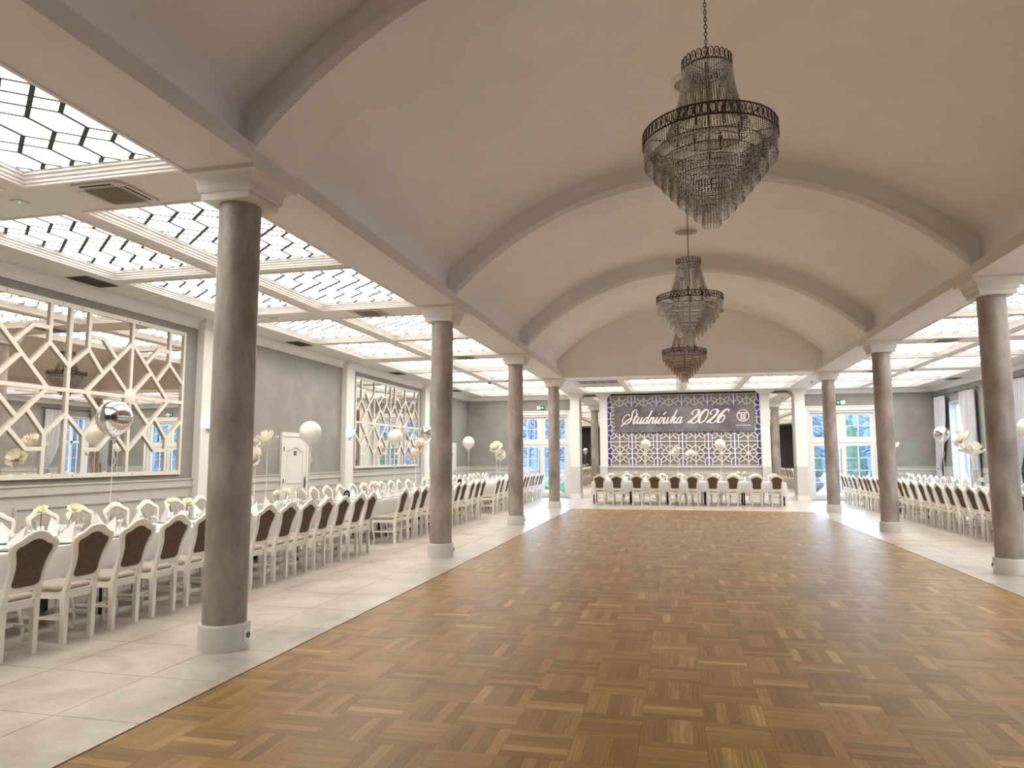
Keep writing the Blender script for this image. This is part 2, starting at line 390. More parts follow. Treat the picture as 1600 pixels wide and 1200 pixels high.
wall_back = struct('wall_back', mb, 'wall_stucco', label='grey stucco end wall behind the head table')
wall_front = struct('wall_front', MB().box(XL-0.25, XR+0.25, YB-0.25, YB, -0.1, 7.0), 'charcoal_wall', label='dark charcoal wall behind the camera')  # unseen end wall, set near and dark so the arch faces stay dim
# wainscot, chair rail, framed panels
def wains(wall, side, a, b):
    """side L/R/B; a..b along the wall"""
    def bx(mb, u0, u1, d0, d1, z0, z1):
        if side == 'L': mb.box(XL+d0, XL+d1, u0, u1, z0, z1)
        elif side == 'R': mb.box(XR-d1, XR-d0, u0, u1, z0, z1)
        else: mb.box(u0, u1, YF-d1, YF-d0, z0, z1)
    mb = MB(); bx(mb, a, b, -0.01, 0.015, 0, 1.13); mb.build('wainscot', 'wainscot', wall)
    mb = MB(); bx(mb, a, b, 0, 0.045, 1.225, 1.25); bx(mb, a, b, 0, 0.03, 1.135, 1.225); bx(mb, a, b, 0, 0.04, 1.105, 1.135); mb.build('chair_rail', 'wainscot', wall)
    mb = MB(); bx(mb, a, b, 0, 0.03, 0, 0.14); mb.build('baseboard', 'white_trim', wall)
    n = max(1, round((b-a)/1.7)); w = (b-a)/n
    for k in range(n):
        u0, u1 = a+k*w+0.07, a+(k+1)*w-0.07
        if u1-u0 < 0.2: continue
        mb = MB()
        for q in ((u0, u1, 0.93, 0.965), (u0, u1, 0.22, 0.255), (u0, u0+0.035, 0.255, 0.93), (u1-0.035, u1, 0.255, 0.93)): bx(mb, q[0], q[1], 0.01, 0.035, q[2], q[3])
        mb.build('panel_frame', 'wainscot', wall)
PILY = [5.464, 11.27, 17.0, 22.9]
for a, b in ((YB, 5.2), (5.73, 11.02), (11.52, 13.88), (15.08, 16.75), (17.25, 22.62), (23.18, 25.45), (26.55, YF)): wains(wall_left, 'L', a, b)
prev = YB
for c in sorted(WIN): wains(wall_right, 'R', prev, c-WH-0.02); prev = c+WH+0.02
wains(wall_right, 'R', prev, YF)
for a, b in ((XL, DL[0]-0.13), (-2.62, 3.15), (DR[1]+0.13, XR)): wains(wall_back, 'B', a, b)
# cornice along the walls
def cornice(name, side, a, b):
    mb = MB(); pr = [(0, 3.94), (0.035, 3.94), (0.035, 3.965)]+[(0.05+0.14*(1-math.cos(q*math.pi/16)), 3.965+0.105*math.sin(q*math.pi/16)) for q in range(9)]+[(0.215, 4.07), (0.215, ZC-0.001)]
    for q in range(len(pr)-1):
        sg = [pr[q], pr[q+1]]
        if side == 'L': mb.strip([(XL+d, z) for d, z in sg], 'y', a, b, False)
        elif side == 'R': mb.strip([(XR-d, z) for d, z in sg], 'y', a, b, False)
        else: mb.strip([(YF-d, z) for d, z in sg], 'x', a, b, False)
    struct(name, mb, 'white_trim', label='coved white plaster cornice below the coffered ceiling')
cornice('trim_2', 'L', YB, YF); cornice('trim_3', 'R', YB, YF); cornice('trim_4', 'B', XL, -4.15); cornice('trim_5', 'B', 4.75, XR)
# pilasters on the mirror wall
pn = ['beside the camera-end mirror', 'between the large mirror and the panelled door', 'between the panelled door and the far lattice mirror', 'beyond the far lattice mirror']
for k, y in enumerate(PILY):
    t = thing('pilaster', 'slim white wall pilaster '+pn[k], 'pilaster', (XL, y, 0), 0, 'pilasters on the mirror wall'); t['kind'] = 'thing'
    MB().box(0, 0.14, -0.23, 0.23, 0, 3.93).build('shaft', 'white_trim', t)
    mb = MB()
    for d, z0, z1 in ((0.03, 3.93, 3.97), (0.06, 3.97, 4.0), (0.1, 4.0, 4.05), (0.15, 4.05, ZC)): mb.box(0, 0.14+d, -0.23-d, 0.23+d, z0, z1)
    mb.build('capital', 'white_trim', t)
    MB().box(0, 0.16, -0.25, 0.25, 0, 0.16).build('base', 'white_trim', t)
# pilasters at the end wall
for k, (x0, x1, lab) in enumerate(((-4.07, -3.70, 'between the mirror-side glazed door and a narrow mirror'), (-2.92, -2.63, 'bordering the lattice feature wall on the mirror side'), (3.16, 3.48, 'bordering the lattice feature wall on the window side'), (4.34, 4.70, 'between a narrow mirror and the window-side glazed door'))):
    t = thing('pilaster', 'broad white pilaster with grey foot '+lab, 'pilaster', ((x0+x1)/2, YF, 0), 0, 'pilasters of the end wall'); t['kind'] = 'thing'
    w = (x1-x0)/2; d = 0.42 if k in (0, 3) else 0.2
    MB().box(-w, w, -d, 0, 1.24, 3.93).build('shaft', 'white_trim', t)
    MB().box(-w-0.003, w+0.003, -d-0.003, 0, 0.16, 1.24).build('foot_panel', 'pilaster_grey', t)
    MB().box(-w-0.02, w+0.02, -d-0.02, 0, 0, 0.18).build('base', 'white_trim', t)
    mb = MB()
    for e, z0, z1 in ((0.03, 3.93, 3.97), (0.06, 3.97, 4.02), (0.11, 4.02, 4.06), (0.16, 4.06, ZC)): mb.box(-w-e, w+e, -d-e, 0, z0, z1)
    mb.build('capital', 'white_trim', t)
for x0, x1, lab in ((-3.70, -2.92, 'mirror-wall side'), (3.48, 4.34, 'window-wall side')):
    t = thing('wall_mirror', 'tall narrow mirror set between two end-wall pilasters, '+lab, 'mirror', ((x0+x1)/2, YF-0.05, 0))
    MB().box(-(x1-x0)/2, (x1-x0)/2, 0, 0.045, 0.14, 4.02).build('mirror_pane', 'mirror_glass', t)
    MB().box(-(x1-x0)/2, (x1-x0)/2, -0.02, 0.045, 0, 0.14).build('mirror_plinth', 'white_trim', t)

# ------------------------------------------------------------------ coffered ceilings
YS = CY+[YF]
rows = [(-2.7, -0.6)]
for i in range(4): rows += [(CY[i]+0.335, CY[i]+2.69), (CY[i]+2.935, CY[i+1]-0.385)]
rows += [(22.64, 25.0), (25.25, 27.6)]
LCOL = [(-7.61, -6.07), (-5.79, BL0)]; RCOL = [(BR1, 6.46), (6.75, 8.36)]
BCOL = [(-3.34, -1.78), (-1.59, 0.16), (0.39, 2.11), (2.36, 4.0)]; BROW = [(22.95, 24.85), (25.05, 26.95)]
mb = MB()
def ceil_grid(x0, x1, y0, y1, cols, rws):
    xs = [x0]
    for c in cols: xs += [c[0], c[1]]
    xs.append(x1); ysn = [y0]
    for r in rws: ysn += [r[0], r[1]]
    ysn.append(y1)
    for i in range(0, len(xs), 2):
        if xs[i+1]-xs[i] > 1e-4: mb.box(xs[i], xs[i+1], y0, y1, ZC, ZC+0.1)
    for c in cols:
        for j in range(0, len(ysn), 2): mb.box(c[0], c[1], ysn[j], ysn[j+1], ZC, ZC+0.1)
ceil_grid(XL-0.2, BL0, YB, YF+0.2, LCOL, rows[1:])
ceil_grid(BR1, XR+0.2, YB, YF+0.2, RCOL, rows[1:])
ceil_grid(BL1, BR0, 22.65, YF+0.2, BCOL, BROW)
struct('ceiling', mb, 'white_plaster', label='flat cream plaster ceiling bands between the luminous coffers')

def lattice_segs(hw, hl, phase):
    """bars of the leaded pattern; panel half width hw (x), half length hl (y), nodes at x = phase + 0.31 k"""
    S = []
    P = 0.31
    def clip(x0, y0, x1, y1):
        # clip a segment to |x|<hw, |y|<hl
        t0, t1 = 0.0, 1.0; dx, dy = x1-x0, y1-y0
        for p_, q_ in ((-dx, x0+hw), (dx, hw-x0), (-dy, y0+hl), (dy, hl-y0)):
            if abs(p_) < 1e-9:
                if q_ < 0: return
                continue
            r_ = q_/p_
            if p_ < 0: t0 = max(t0, r_)
            else: t1 = min(t1, r_)
        if t1-t0 > 0.02: S.append((x0+dx*t0, y0+dy*t0, x0+dx*t1, y0+dy*t1))
    ks = range(-6, 7)
    for k in ks:
        x = phase+P*k
        for s in (1, -1):
            clip(x, s*0.25, x, s*0.5); clip(x, s*0.75, x, s*0.985)
            for y0, y1, n in ((0.5, 0.75, 1), (0.985, 1.235, 1)):
                clip(x, s*y0, x+P, s*y1); clip(x, s*y0, x-P, s*y1)
        clip(x, -0.25, x+2*P, 0.25); clip(x, -0.25, x-2*P, 0.25)
    return S
coffer_cache = {}
def bar_w(a):
    dx, dy = a[2]-a[0], a[3]-a[1]
    if abs(dx) < 1e-4: return 0.024
    return 0.036 if dx*dy < 0 else 0.016
def coffer(x0, x1, y0, y1, label, group, phase_x, single, lit=True):
    w, h = round(x1-x0, 3), round(y1-y0, 3); cx, cy = (x0+x1)/2, (y0+y1)/2
    key = (w, h, round(phase_x-cx, 3))
    if key not in coffer_cache:
        mb = MB(); prof = [(-0.035, 0.0), (-0.035, -0.014), (0.0, -0.014), (0.004, 0.006), (0.022, 0.008), (0.026, 0.03), (0.05, 0.034), (0.054, 0.056), (0.082, 0.06), (0.086, 0.078), (0.105, 0.082), (0.105, 0.1)]
        ring = [[(sx*(w/2-d), sy*(h/2-d), z) for sx, sy in ((-1, -1), (1, -1), (1, 1), (-1, 1))] for d, z in prof]
        vs = [v for r in ring for v in r]
        mb.add(vs, [(4*i+k, 4*i+(k+1) % 4, 4*i+4+(k+1) % 4, 4*i+4+k) for i in range(len(prof)-1) for k in range(4)])
        mo = mb.mesh('moulding'); mo.materials.append(MATS['moulding_white'])
        lp = MB().box(-w/2+0.09, w/2-0.09, -h/2+0.09, h/2-0.09, 0.092, 0.11).mesh('light_panel')
        S = lattice_segs(w/2-0.105, h/2-0.105, ((phase_x-cx+0.155) % 0.31)-0.155)
        lb = MB()
        for a in S: lb.bar((a[0], a[1], 0.092), (a[2], a[3], 0.092), (0, 0, -1), bar_w(a), 0.006+0.0003*(len(lb.f) % 7), 0.008)
        lbm = lb.mesh('lattice'); lbm.materials.append(MATS['lead_black'])
        coffer_cache[key] = (mo, lp, lbm, S)
    mo, lp, lbm, S = coffer_cache[key]
    t = thing('coffer_light', label, 'ceiling light', (cx, cy, ZC), 0, group)
    obj('moulding', mo, None, t)
    if lit:
        if not lp.materials: lp.materials.append(MATS['light_panel'])
        obj('light_panel', lp, None, t)
    else:
        l2 = lp.copy(); l2.materials.clear(); l2.materials.append(MATS['unlit_panel']); obj('light_panel', l2, None, t)
    if single:
        for a in S:
            L = math.hypot(a[2]-a[0], a[3]-a[1]); kk = ('bar', round(L, 2), bar_w(a))
            if kk not in coffer_cache:
                me = MB().bar((-L/2, 0, 0), (L/2, 0, 0), (0, 0, -1), bar_w(a), 0.008, 0.008).mesh('lattice_bar'); me.materials.append(MATS['lead_black']); coffer_cache[kk] = me
            o = obj('lattice_bar', coffer_cache[kk], None, t, ((a[0]+a[2])/2, (a[1]+a[3])/2, 0.092)); o.rotation_euler = (0, 0, math.atan2(a[3]-a[1], a[2]-a[0]))
    else: obj('lattice', lbm, None, t)
for j, (y0, y1) in enumerate(rows):
    if j == 0:
        continue
    for side, cols in (('mirror', LCOL), ('window', RCOL)):
        for i, (x0, x1) in enumerate(cols):
            inner = (i == 1) if side == 'mirror' else (i == 0)
            ph = -4.763 if (side == 'mirror' and inner) else (x0+x1)/2+0.155
            lab = 'backlit leaded-pattern coffer over the %s aisle, %s row from the camera end, %s' % (side+'-wall', ORD[j], 'beside the columns' if inner else 'beside the wall')
            single = (side == 'mirror' and 2 <= j <= 4) or (side == 'window' and j == 5 and inner)
            coffer(x0, x1, y0, y1, lab, 'luminous coffers of the '+side+' aisle', ph, single)
for j, (y0, y1) in enumerate(BROW):
    for i, (x0, x1) in enumerate(BCOL):
        lit = not (i == 0 and j == 0)
        lab = ('unlit grey coffer with dark lattice in front of the feature wall' if not lit else
               'backlit coffer above the head table, %s row, %s from the mirror side' % (('front', 'rear')[j], ORD[i+1]))
        coffer(x0, x1, y0, y1, lab, 'coffers above the head table', (x0+x1)/2+0.155, False, lit)

# ------------------------------------------------------------------ beams, arches and vaults
for nm, x0, x1 in (('beam', BL0, BL1), ('beam', BR0, BR1)):
    struct(nm, MB().box(x0, x1, YB, YF, ZC, 4.27), 'white_plaster', label='long plaster beam carried by the row of columns')
def arc(Rr, cz, x0, x1, n):
    a0 = math.acos(max(-1, min(1, (x0-VX)/Rr))); a1 = math.acos(max(-1, min(1, (x1-VX)/Rr)))
    return [(VX+Rr*math.cos(a0+(a1-a0)*k/n), cz+Rr*math.sin(a0+(a1-a0)*k/n)) for k in range(n+1)]
NA = 64
def arch_piece(mb, y0, y1, Ri, Ro, cz, x0, x1):
    lo = arc(Ri, cz, x0, x1, NA); hi = arc(Ro, cz, x0, x1, NA)
    n = NA+1
    vs = [(x, y0, z) for x, z in lo]+[(x, y0, z) for x, z in hi]+[(x, y1, z) for x, z in lo]+[(x, y1, z) for x, z in hi]
    q = range(NA)
    mb.add(vs, [(i, i+1, n+i+1, n+i) for i in q]+[(2*n+i, 3*n+i, 3*n+i+1, 2*n+i+1) for i in q])
    mb.add(vs, [(i, 2*n+i, 2*n+i+1, i+1) for i in q]+[(n+i, n+i+1, 3*n+i+1, 3*n+i) for i in q], True)
arn = ['behind the camera', 'nearest the camera, holding the big chandelier', 'second in the hall, holding the middle chandelier', 'third in the hall, holding the far chandelier']
for k, y in enumerate(CY[:4]):
    mb = MB(); arch_piece(mb, y-0.346, y+0.346, 5.21, 5.315, 0.63, BL1, BR0)
    struct('arch_beam', mb, 'vault_plaster', label='segmental plaster arch across the hall, '+arn[k])
    mb = MB(); arch_piece(mb, y-0.215, y+0.215, 5.25, 6.1, 0.63, BL1-0.19, BR0+0.19)
    struct('arch_beam', mb, 'vault_plaster', label='recessed upper band of the arch '+arn[k])
va = arc(5.72, 0.53, BL1-0.18, BR0+0.18, NA)
vprof_l = [(BL1, ZC), (BL1, 4.275), (BL1-0.18, 4.275)]; vprof_r = [(BR0+0.18, 4.275), (BR0, 4.275), (BR0, ZC)]
vy = [YB]+CY
vn = ['behind the camera', 'overhead before the first arch', 'between the first and second arches', 'between the second and third arches', 'between the third arch and the end lunette']
for k in range(5):
    mb = MB(); a, b = vy[k], vy[k+1]
    mb.strip([(BL1-0.002, 4.272), (BL1-0.18, 4.272)], 'y', a, b, False); mb.strip([(BR0+0.18, 4.272), (BR0+0.002, 4.272)], 'y', a, b, False)
    mb.strip([(BL1-0.18, 4.275)]+va+[(BR0+0.18, 4.275)], 'y', a, b, True)
    struct('vault_ceiling', mb, 'vault_plaster', label='barrel vault of warm white plaster '+vn[k])
lun = [(BL1-0.18, ZC)]+[(BR0+0.18, ZC)]+arc(5.9, 0.6, BR0+0.18, BL1-0.18, NA)
struct('wall_lunette', MB().prism(lun, 'y', 21.96, 22.65), 'vault_plaster', label='plain lunette wall closing the vault above the head table')
for k, y in enumerate((8.6, 14.5, 2.6)):
    t = thing('ceiling_rose', 'round plaster ceiling rose on the vault '+('behind the big chandelier', 'above the middle chandelier', 'over the camera')[k], 'ceiling rose', (VX, y, 6.255), 0, 'ceiling roses')
    MB().lathe([(0.225, -0.04), (0.235, -0.055), (0.255, -0.05), (0.26, -0.03), (0.28, -0.025), (0.285, 0.0), (0.285, 0.08)], 36).build('ring', 'vault_plaster', t)
    MB().lathe([(0.0, -0.05), (0.2, -0.05), (0.225, -0.035)], 30).build('disc', 'rose_shade', t)  # disc coloured dark for its shadowed underside

# ------------------------------------------------------------------ columns
def column_parts(t):
    MB().lathe([(0.1815, 0.2), (0.1815, 3.86)], 48).build('shaft', 'column_stucco', t)
    mb = MB()
    P = [(0.235, 3.862), (0.235, 3.925), (0.25, 3.928), (0.262, 3.95), (0.262, 3.968)]
    P += [(0.262+0.066*(1-math.cos(a*math.pi/2/6)), 3.968+0.098*math.sin(a*math.pi/2/6)) for a in range(1, 7)]
    P += [(0.352, 4.07), (0.352, ZC+0.004)]
    vs = [(sx*h, sy*h, z) for h, z in P for sx, sy in ((-1, -1), (1, -1), (1, 1), (-1, 1))]
    mb.add(vs, [(4*i+k, 4*i+(k+1) % 4, 4*i+4+(k+1) % 4, 4*i+4+k) for i in range(len(P)-1) for k in range(4)]+[(3, 2, 1, 0)])
    mb.build('capital', 'white_plaster', t)
    MB().lathe([(0.21, 0.0), (0.21, 0.2), (0.206, 0.212), (0.196, 0.216), (0.18, 0.217)], 48).build('base', 'column_base', t)
cn = ['behind the camera', 'the nearest and largest in view', 'second from the camera', 'third from the camera', 'the last before the end wall']
c0 = None
for side, x in (('mirror', CXL), ('window', CXR)):
    for k, y in enumerate(CY):
        lab = 'round taupe stucco column on the %s side, %s' % (side, cn[k])
        if side == 'window': lab = 'round taupe stucco column on the window side, '+('behind the camera', 'just outside the view', 'largest of that side in view', 'middle one beside the window tables', 'last before the end wall')[k]
        if c0 is None:
            c0 = thing('column', lab, 'column', (x, y, 0), 0, 'columns of the hall'); c0['kind'] = 'thing'; column_parts(c0); t = c0
        else: t = dup(c0, (x, y, 0), random.uniform(0, 0.0), lab)
# sockets on column bases
for k, (x, y, a, lab) in enumerate(((CXL, 5.464, 2, 'nearest column'), (CXL, 11.149, 0, 'second mirror-side column'), (CXL, 16.742, 0, 'third mirror-side column'), (CXR, 11.149, 180, 'largest window-side column'))):
    t = thing('power_socket', 'white power socket on the foot of the '+lab, 'socket', (x+0.212*math.cos(R(a)), y+0.212*math.sin(R(a)), 0.115), R(a))
    MB().box(-0.006, 0.008, -0.041, 0.041, -0.041, 0.041).build('plate', 'socket_white', t)
    o = MB().lathe([(0.0, 0.002), (0.02, 0.002), (0.024, 0.01)], 16).build('outlet', 'camera_grey', t, (0.0085, 0, 0)); o.rotation_euler = (0, R(90), 0)

# ------------------------------------------------------------------ lattice pattern (mirrors and feature wall)
def star_cell(hu, hv):
    """segments of one star cell, unit half sizes hu, hv"""
    U, V = hu/1.185, hv/1.19; S = []
    for su in (1, -1):
        for sv in (1, -1):
            def s(a, b): S.append((a[0]*U*su, a[1]*V*sv, b[0]*U*su, b[1]*V*sv))
            s((0, 0.86), (0.86, 0)); s((0, 0), (0.43, 0.43)); s((0.30, 0.56), (0.585, 0.84)); s((0.585, 0.84), (0.852, 0.84))
            s((0.852, 1.19), (0.852, 0.635)); s((0.852, 0.635), (0.56, 0.30)); s((0.852, 0.635), (1.185, 0.34))
    S += [(0, -hv, 0, hv), (-hu, 0, hu, 0)]
    return S
def wall_lattice_mirror(yc, label):
    t = thing('lattice_mirror', label, 'mirror', (XL, yc, 2.57), 0, 'lattice mirrors on the long wall')
    W, H = 2.42, 1.245
    MB().box(0.0, 0.02, -W, W, -H, H).build('mirror_pane', 'mirror_glass', t)
    for a, b, c, d in ((-W, W, H-0.065, H), (-W, W, -H, -H+0.065), (-W, -W+0.05, -H+0.065, H-0.065), (W-0.05, W, -H+0.065, H-0.065)):
        MB().box(0.01, 0.05, a, b, c, d).build('frame_rail', 'lattice_cream', t)
    nb_ = 0
    for cc in (-1.185, 1.185):
        for (a, b, c, d) in star_cell(1.185, H-0.06):
            nb_ += 1; MB().bar((0.021, cc+a, b), (0.021, cc+c, d), (1, 0, 0), 0.056, 0.024+0.0005*(nb_ % 9), 0.008).build('lattice_bar', 'lattice_cream', t)
        o = MB().lathe([(0.13, 0), (0.13, 0.03), (0.125, 0.034), (0.0, 0.034)], 12).build('rosette', 'lattice_cream', t, (0.02, cc, 0)); o.rotation_euler = (0, R(90), 0)
    MB().bar((0.021, 0, -H+0.06), (0.021, 0, H-0.06), (1, 0, 0), 0.056, 0.0295).build('lattice_bar', 'lattice_cream', t)
    for z in (-H+0.033, H-0.033):
        for y in (-2.36, -0.17, 0.17, -1.3, -1.03, 1.03, 1.3, 2.36):
            o = MB().lathe([(0.0, 0.004), (0.009, 0.003), (0.011, 0.0)], 8).build('screw', 'camera_grey', t, (0.05, y, z)); o.rotation_euler = (0, R(90), 0)
wall_lattice_mirror(8.255, 'large wall mirror overlaid with cream star lattice, the near one behind the silver balloon')
wall_lattice_mirror(19.92, 'large wall mirror overlaid with cream star lattice, the far one beyond the panelled door')

FX0, FX1, FZ0, FZ1 = -2.635, 3.165, 1.26, 4.06
t = thing('feature_wall_panel', 'lattice feature panel with star pattern and violet backlight behind the head table', 'wall panel', (0, YF, 0))
MB().box(FX0, FX1, -0.03, 0, FZ0, FZ1).build('backing', 'feature_back', t)
NX, NZ = 6, 3; cw = (FX1-FX0)/NX/2; ch = (FZ1-FZ0-0.06)/NZ/2
for i in range(NX+1):
    x = FX0+2*cw*i
    for x0, x1 in ((x-0.15, x-0.02), (x+0.02, x+0.15)):
        if x0 < FX0-0.01 or x1 > FX1+0.01: continue
        MB().box(x0, x1, -0.034, -0.03, FZ0, FZ1).build('painted_glow_strip', 'blue_glow_paint' if i in (0, NX) else 'lavender_glow_paint', t)  # LED glow on the backing, painted as coloured strips
    MB().box(max(FX0, x-0.012), min(FX1, x+0.012), -0.042, -0.034, FZ0, FZ1).build('led_strip', 'led_blue', t)
SG = star_cell(cw, ch); cell = MB()
for q, (a, b, c, d) in enumerate(SG): cell.bar((a, 0, b), (c, 0, d), (0, -1, 0), 0.03, 0.028+0.0006*(q % 5), 0.004)
cell.bar((-cw+0.001, 0, ch-0.008), (cw-0.001, 0, ch-0.008), (0, -1, 0), 0.015, 0.033); cell.bar((-cw+0.001, 0, -ch+0.008), (cw-0.001, 0, -ch+0.008), (0, -1, 0), 0.015, 0.033)
cell.bar((-cw+0.012, 0, -ch+0.001), (-cw+0.012, 0, ch-0.001), (0, -1, 0), 0.022, 0.0345); cell.bar((cw-0.012, 0, -ch+0.001), (cw-0.012, 0, ch-0.001), (0, -1, 0), 0.022, 0.0345)
cell.prism([(0.055*math.cos(k*math.pi/4), 0.055*math.sin(k*math.pi/4)) for k in range(8)], 'y', -0.036, 0)
cm = cell.mesh('lattice_cell'); cm.materials.append(MATS['lattice_white'])
for i in range(NX):
    for j in range(NZ): obj('lattice_cell', cm, None, t, (FX0+cw*(2*i+1), -0.06, FZ0+0.03+ch*(2*j+1)))
MB().box(FX0-0.01, FX1+0.01, -0.12, 0, FZ1, FZ1+0.04).build('top_shade_strip', 'slot_black', t)  # solid black strip painted in for the shade of the gap above
MB().box(FX0-0.01, FX1+0.01, -0.1, 0, FZ0-0.05, FZ0).build('bottom_rail', 'lattice_white', t)

# banner with raised lettering
BY = YF-0.16
t = thing('banner', 'dark mauve banner reading Studniówka 2026 with round emblem over the lattice panel', 'banner', (0, BY, 0))
BX0, BX1, BZ0, BZ1 = -2.32, 2.93, 2.58, 3.585
MB().box(BX0, BX1, 0, 0.03, BZ0, BZ1).build('board', 'banner', t)
for x, z in ((BX0+0.3, BZ1-0.2), (BX1-0.3, BZ1-0.2), (BX0+0.3, BZ0+0.2), (BX1-0.3, BZ0+0.2)): MB().box(x-0.03, x+0.03, 0.03, 0.1, z-0.03, z+0.03).build('standoff', 'camera_grey', t)
GL = {
 'S': ([[(1.52,1.62),(1.5,1.95),(1.22,2.12),(0.93,1.9),(0.9,1.55),(1.08,1.05),(1.08,0.5),(0.8,0.1),(0.35,0.0),(-0.15,0.2),(-0.38,0.65),(-0.28,1.15),(0.15,1.42),(0.6,1.25)],[(1.2,1.02),(0.7,0.72),(0.2,0.2),(-0.2,-0.35)]], 1.5),
 't': ([[(0,0.5),(0.2,0.95),(0.3,1.6)],[(0.3,1.6),(0.26,0.8),(0.24,0.2),(0.36,0.0),(0.55,0.12),(0.72,0.5)],[(0.0,1.0),(0.3,1.01),(0.62,1.03)],[(0.0,1.06),(0.3,1.07),(0.62,1.09)],[(0.0,1.12),(0.3,1.13),(0.62,1.15)]], 0.74),
 'u': ([[(0,0.5),(0.15,0.98)],[(0.15,0.98),(0.12,0.3),(0.26,0.0),(0.46,0.12),(0.66,0.6),(0.7,0.98)],[(0.7,0.98),(0.66,0.25),(0.78,0.0),(0.95,0.12),(1.1,0.5)]], 1.1),
 'd': ([[(0.72,0.8),(0.52,0.98),(0.24,0.85),(0.08,0.4),(0.2,0.02),(0.45,0.1),(0.68,0.55)],[(0.9,2.0),(0.76,1.2),(0.68,0.4),(0.7,0.1),(0.82,0.0),(0.98,0.14),(1.1,0.5)]], 1.1),
 'n': ([[(0,0.5),(0.15,0.98)],[(0.15,0.98),(0.12,0.5),(0.08,0.0)],[(0.1,0.25),(0.3,0.8),(0.5,0.98),(0.62,0.8),(0.6,0.3),(0.7,0.0),(0.88,0.14),(1.02,0.5)]], 1.02),
 'i': ([[(0,0.5),(0.15,0.98)],[(0.15,0.98),(0.11,0.25),(0.22,0.0),(0.4,0.14),(0.55,0.5)],[(0.21,1.38),(0.24,1.5)]], 0.55),
 'o': ([[(0.5,0.92),(0.26,0.95),(0.08,0.5),(0.18,0.06),(0.42,0.02),(0.6,0.4),(0.56,0.85),(0.42,0.95)],[(0.55,0.85),(0.7,0.72),(0.9,0.85)],[(0.74,1.72),(0.46,1.32)]], 0.86),
 'w': ([[(0,0.8),(0.12,0.98)],[(0.12,0.98),(0.12,0.3),(0.26,0.0),(0.46,0.12),(0.66,0.55),(0.72,0.98)],[(0.72,0.98),(0.72,0.3),(0.86,0.0),(1.08,0.14),(1.26,0.55),(1.26,0.98),(1.4,0.98),(1.48,0.8)]], 1.4),
 'k': ([[(0,0.5),(0.22,1.1),(0.36,1.8),(0.3,2.05),(0.2,1.8)],[(0.2,1.8),(0.14,0.9),(0.08,0.0)],[(0.12,0.35),(0.34,0.85),(0.54,0.96),(0.58,0.74),(0.34,0.52)],[(0.34,0.52),(0.52,0.3),(0.6,0.02),(0.78,0.12),(0.92,0.5)]], 0.92),
 'a': ([[(0.72,0.8),(0.52,0.98),(0.24,0.85),(0.08,0.4),(0.2,0.02),(0.45,0.1),(0.68,0.55)],[(0.72,0.98),(0.68,0.3),(0.78,0.0),(0.95,0.14),(1.1,0.42)]], 1.1),
 '2': ([[(0.3,1.35),(0.12,1.3),(0.08,1.6),(0.4,1.98),(0.82,1.9),(0.95,1.5)],[(0.95,1.5),(0.72,0.95),(0.3,0.42),(-0.05,0.05)],[(-0.05,0.05),(0.25,0.22),(0.6,0.0),(0.92,0.06),(1.08,0.35)]], 1.18),
 '0': ([[(0.62,2.0),(0.28,1.7),(0.06,1.0),(0.14,0.25),(0.42,0.0)],[(0.42,0.0),(0.78,0.3),(0.98,1.0),(0.9,1.75),(0.62,2.0)]], 1.18),
 '6': ([[(1.05,1.62),(1.12,1.85),(0.86,2.0),(0.5,1.7)],[(0.5,1.7),(0.16,1.0),(0.1,0.4),(0.36,0.0)],[(0.36,0.0),(0.72,0.2),(0.86,0.7),(0.7,1.1),(0.42,1.0),(0.2,0.62)]], 1.15),
}
NS = [0]
def glyph(ch, ox, oz, sc, kx, thin, thick, slant, name='letter'):
    strokes, adv = GL[ch]; mb = MB(); eb = MB()
    for st in strokes:
        NS[0] += 1; dz_ = 0.0006*(NS[0] % 11)
        P = cr(st, 7); P = [Vector((ox+(p[0]*kx+slant*p[1])*sc, oz+p[1]*sc)) for p in P]; n = len(P); L, Rr = [], []
        ws = []
        for i in range(n):
            d = (P[min(i+1, n-1)]-P[max(i-1, 0)]); d = d.normalized() if d.length > 1e-9 else Vector((1, 0))
            ws.append(thin+(thick-thin)*max(0.0, min(1.0, abs(d.y)*1.15-0.1))*(1.0 if d.y < 0 else 0.25))
        ws = [sum(ws[max(0, i-2):i+3])/len(ws[max(0, i-2):i+3]) for i in range(n)]
        vs = []; ve = []
        for i in range(n):
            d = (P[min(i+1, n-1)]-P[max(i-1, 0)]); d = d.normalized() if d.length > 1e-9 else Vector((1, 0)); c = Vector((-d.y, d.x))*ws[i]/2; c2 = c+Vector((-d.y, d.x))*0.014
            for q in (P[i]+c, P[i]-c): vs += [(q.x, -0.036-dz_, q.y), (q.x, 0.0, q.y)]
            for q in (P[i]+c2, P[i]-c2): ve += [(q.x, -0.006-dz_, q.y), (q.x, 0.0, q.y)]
        fs = []
        for i in range(n-1):
            a, b = 4*i, 4*i+4
            fs += [(a, b, b+2, a+2), (a, a+1, b+1, b), (a+2, b+2, b+3, a+3)]
        fs += [(0, 2, 3, 1), (4*n-4, 4*n-3, 4*n-1, 4*n-2)]
        mb.add(vs, fs); eb.add(ve, fs)
    lo_ = mb.build(name, 'banner_letter', t); eb.build('letter_shadow_border', 'letter_shadow_edge', lo_)  # dark border draws in the drop shadow around each letter
    return ox+adv*sc*kx
def word(txt, x0, x1, z, sc, thin, thick, slant):
    tot = sum(GL[c][1] for c in txt)
    kx = (x1-x0)/(tot*sc); x = x0
    for c in txt: x = glyph(c, x, z, sc, kx, thin, thick, slant)
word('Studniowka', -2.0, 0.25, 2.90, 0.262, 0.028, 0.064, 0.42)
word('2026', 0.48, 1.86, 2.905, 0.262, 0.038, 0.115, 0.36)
ex, ez = 2.52, 3.17
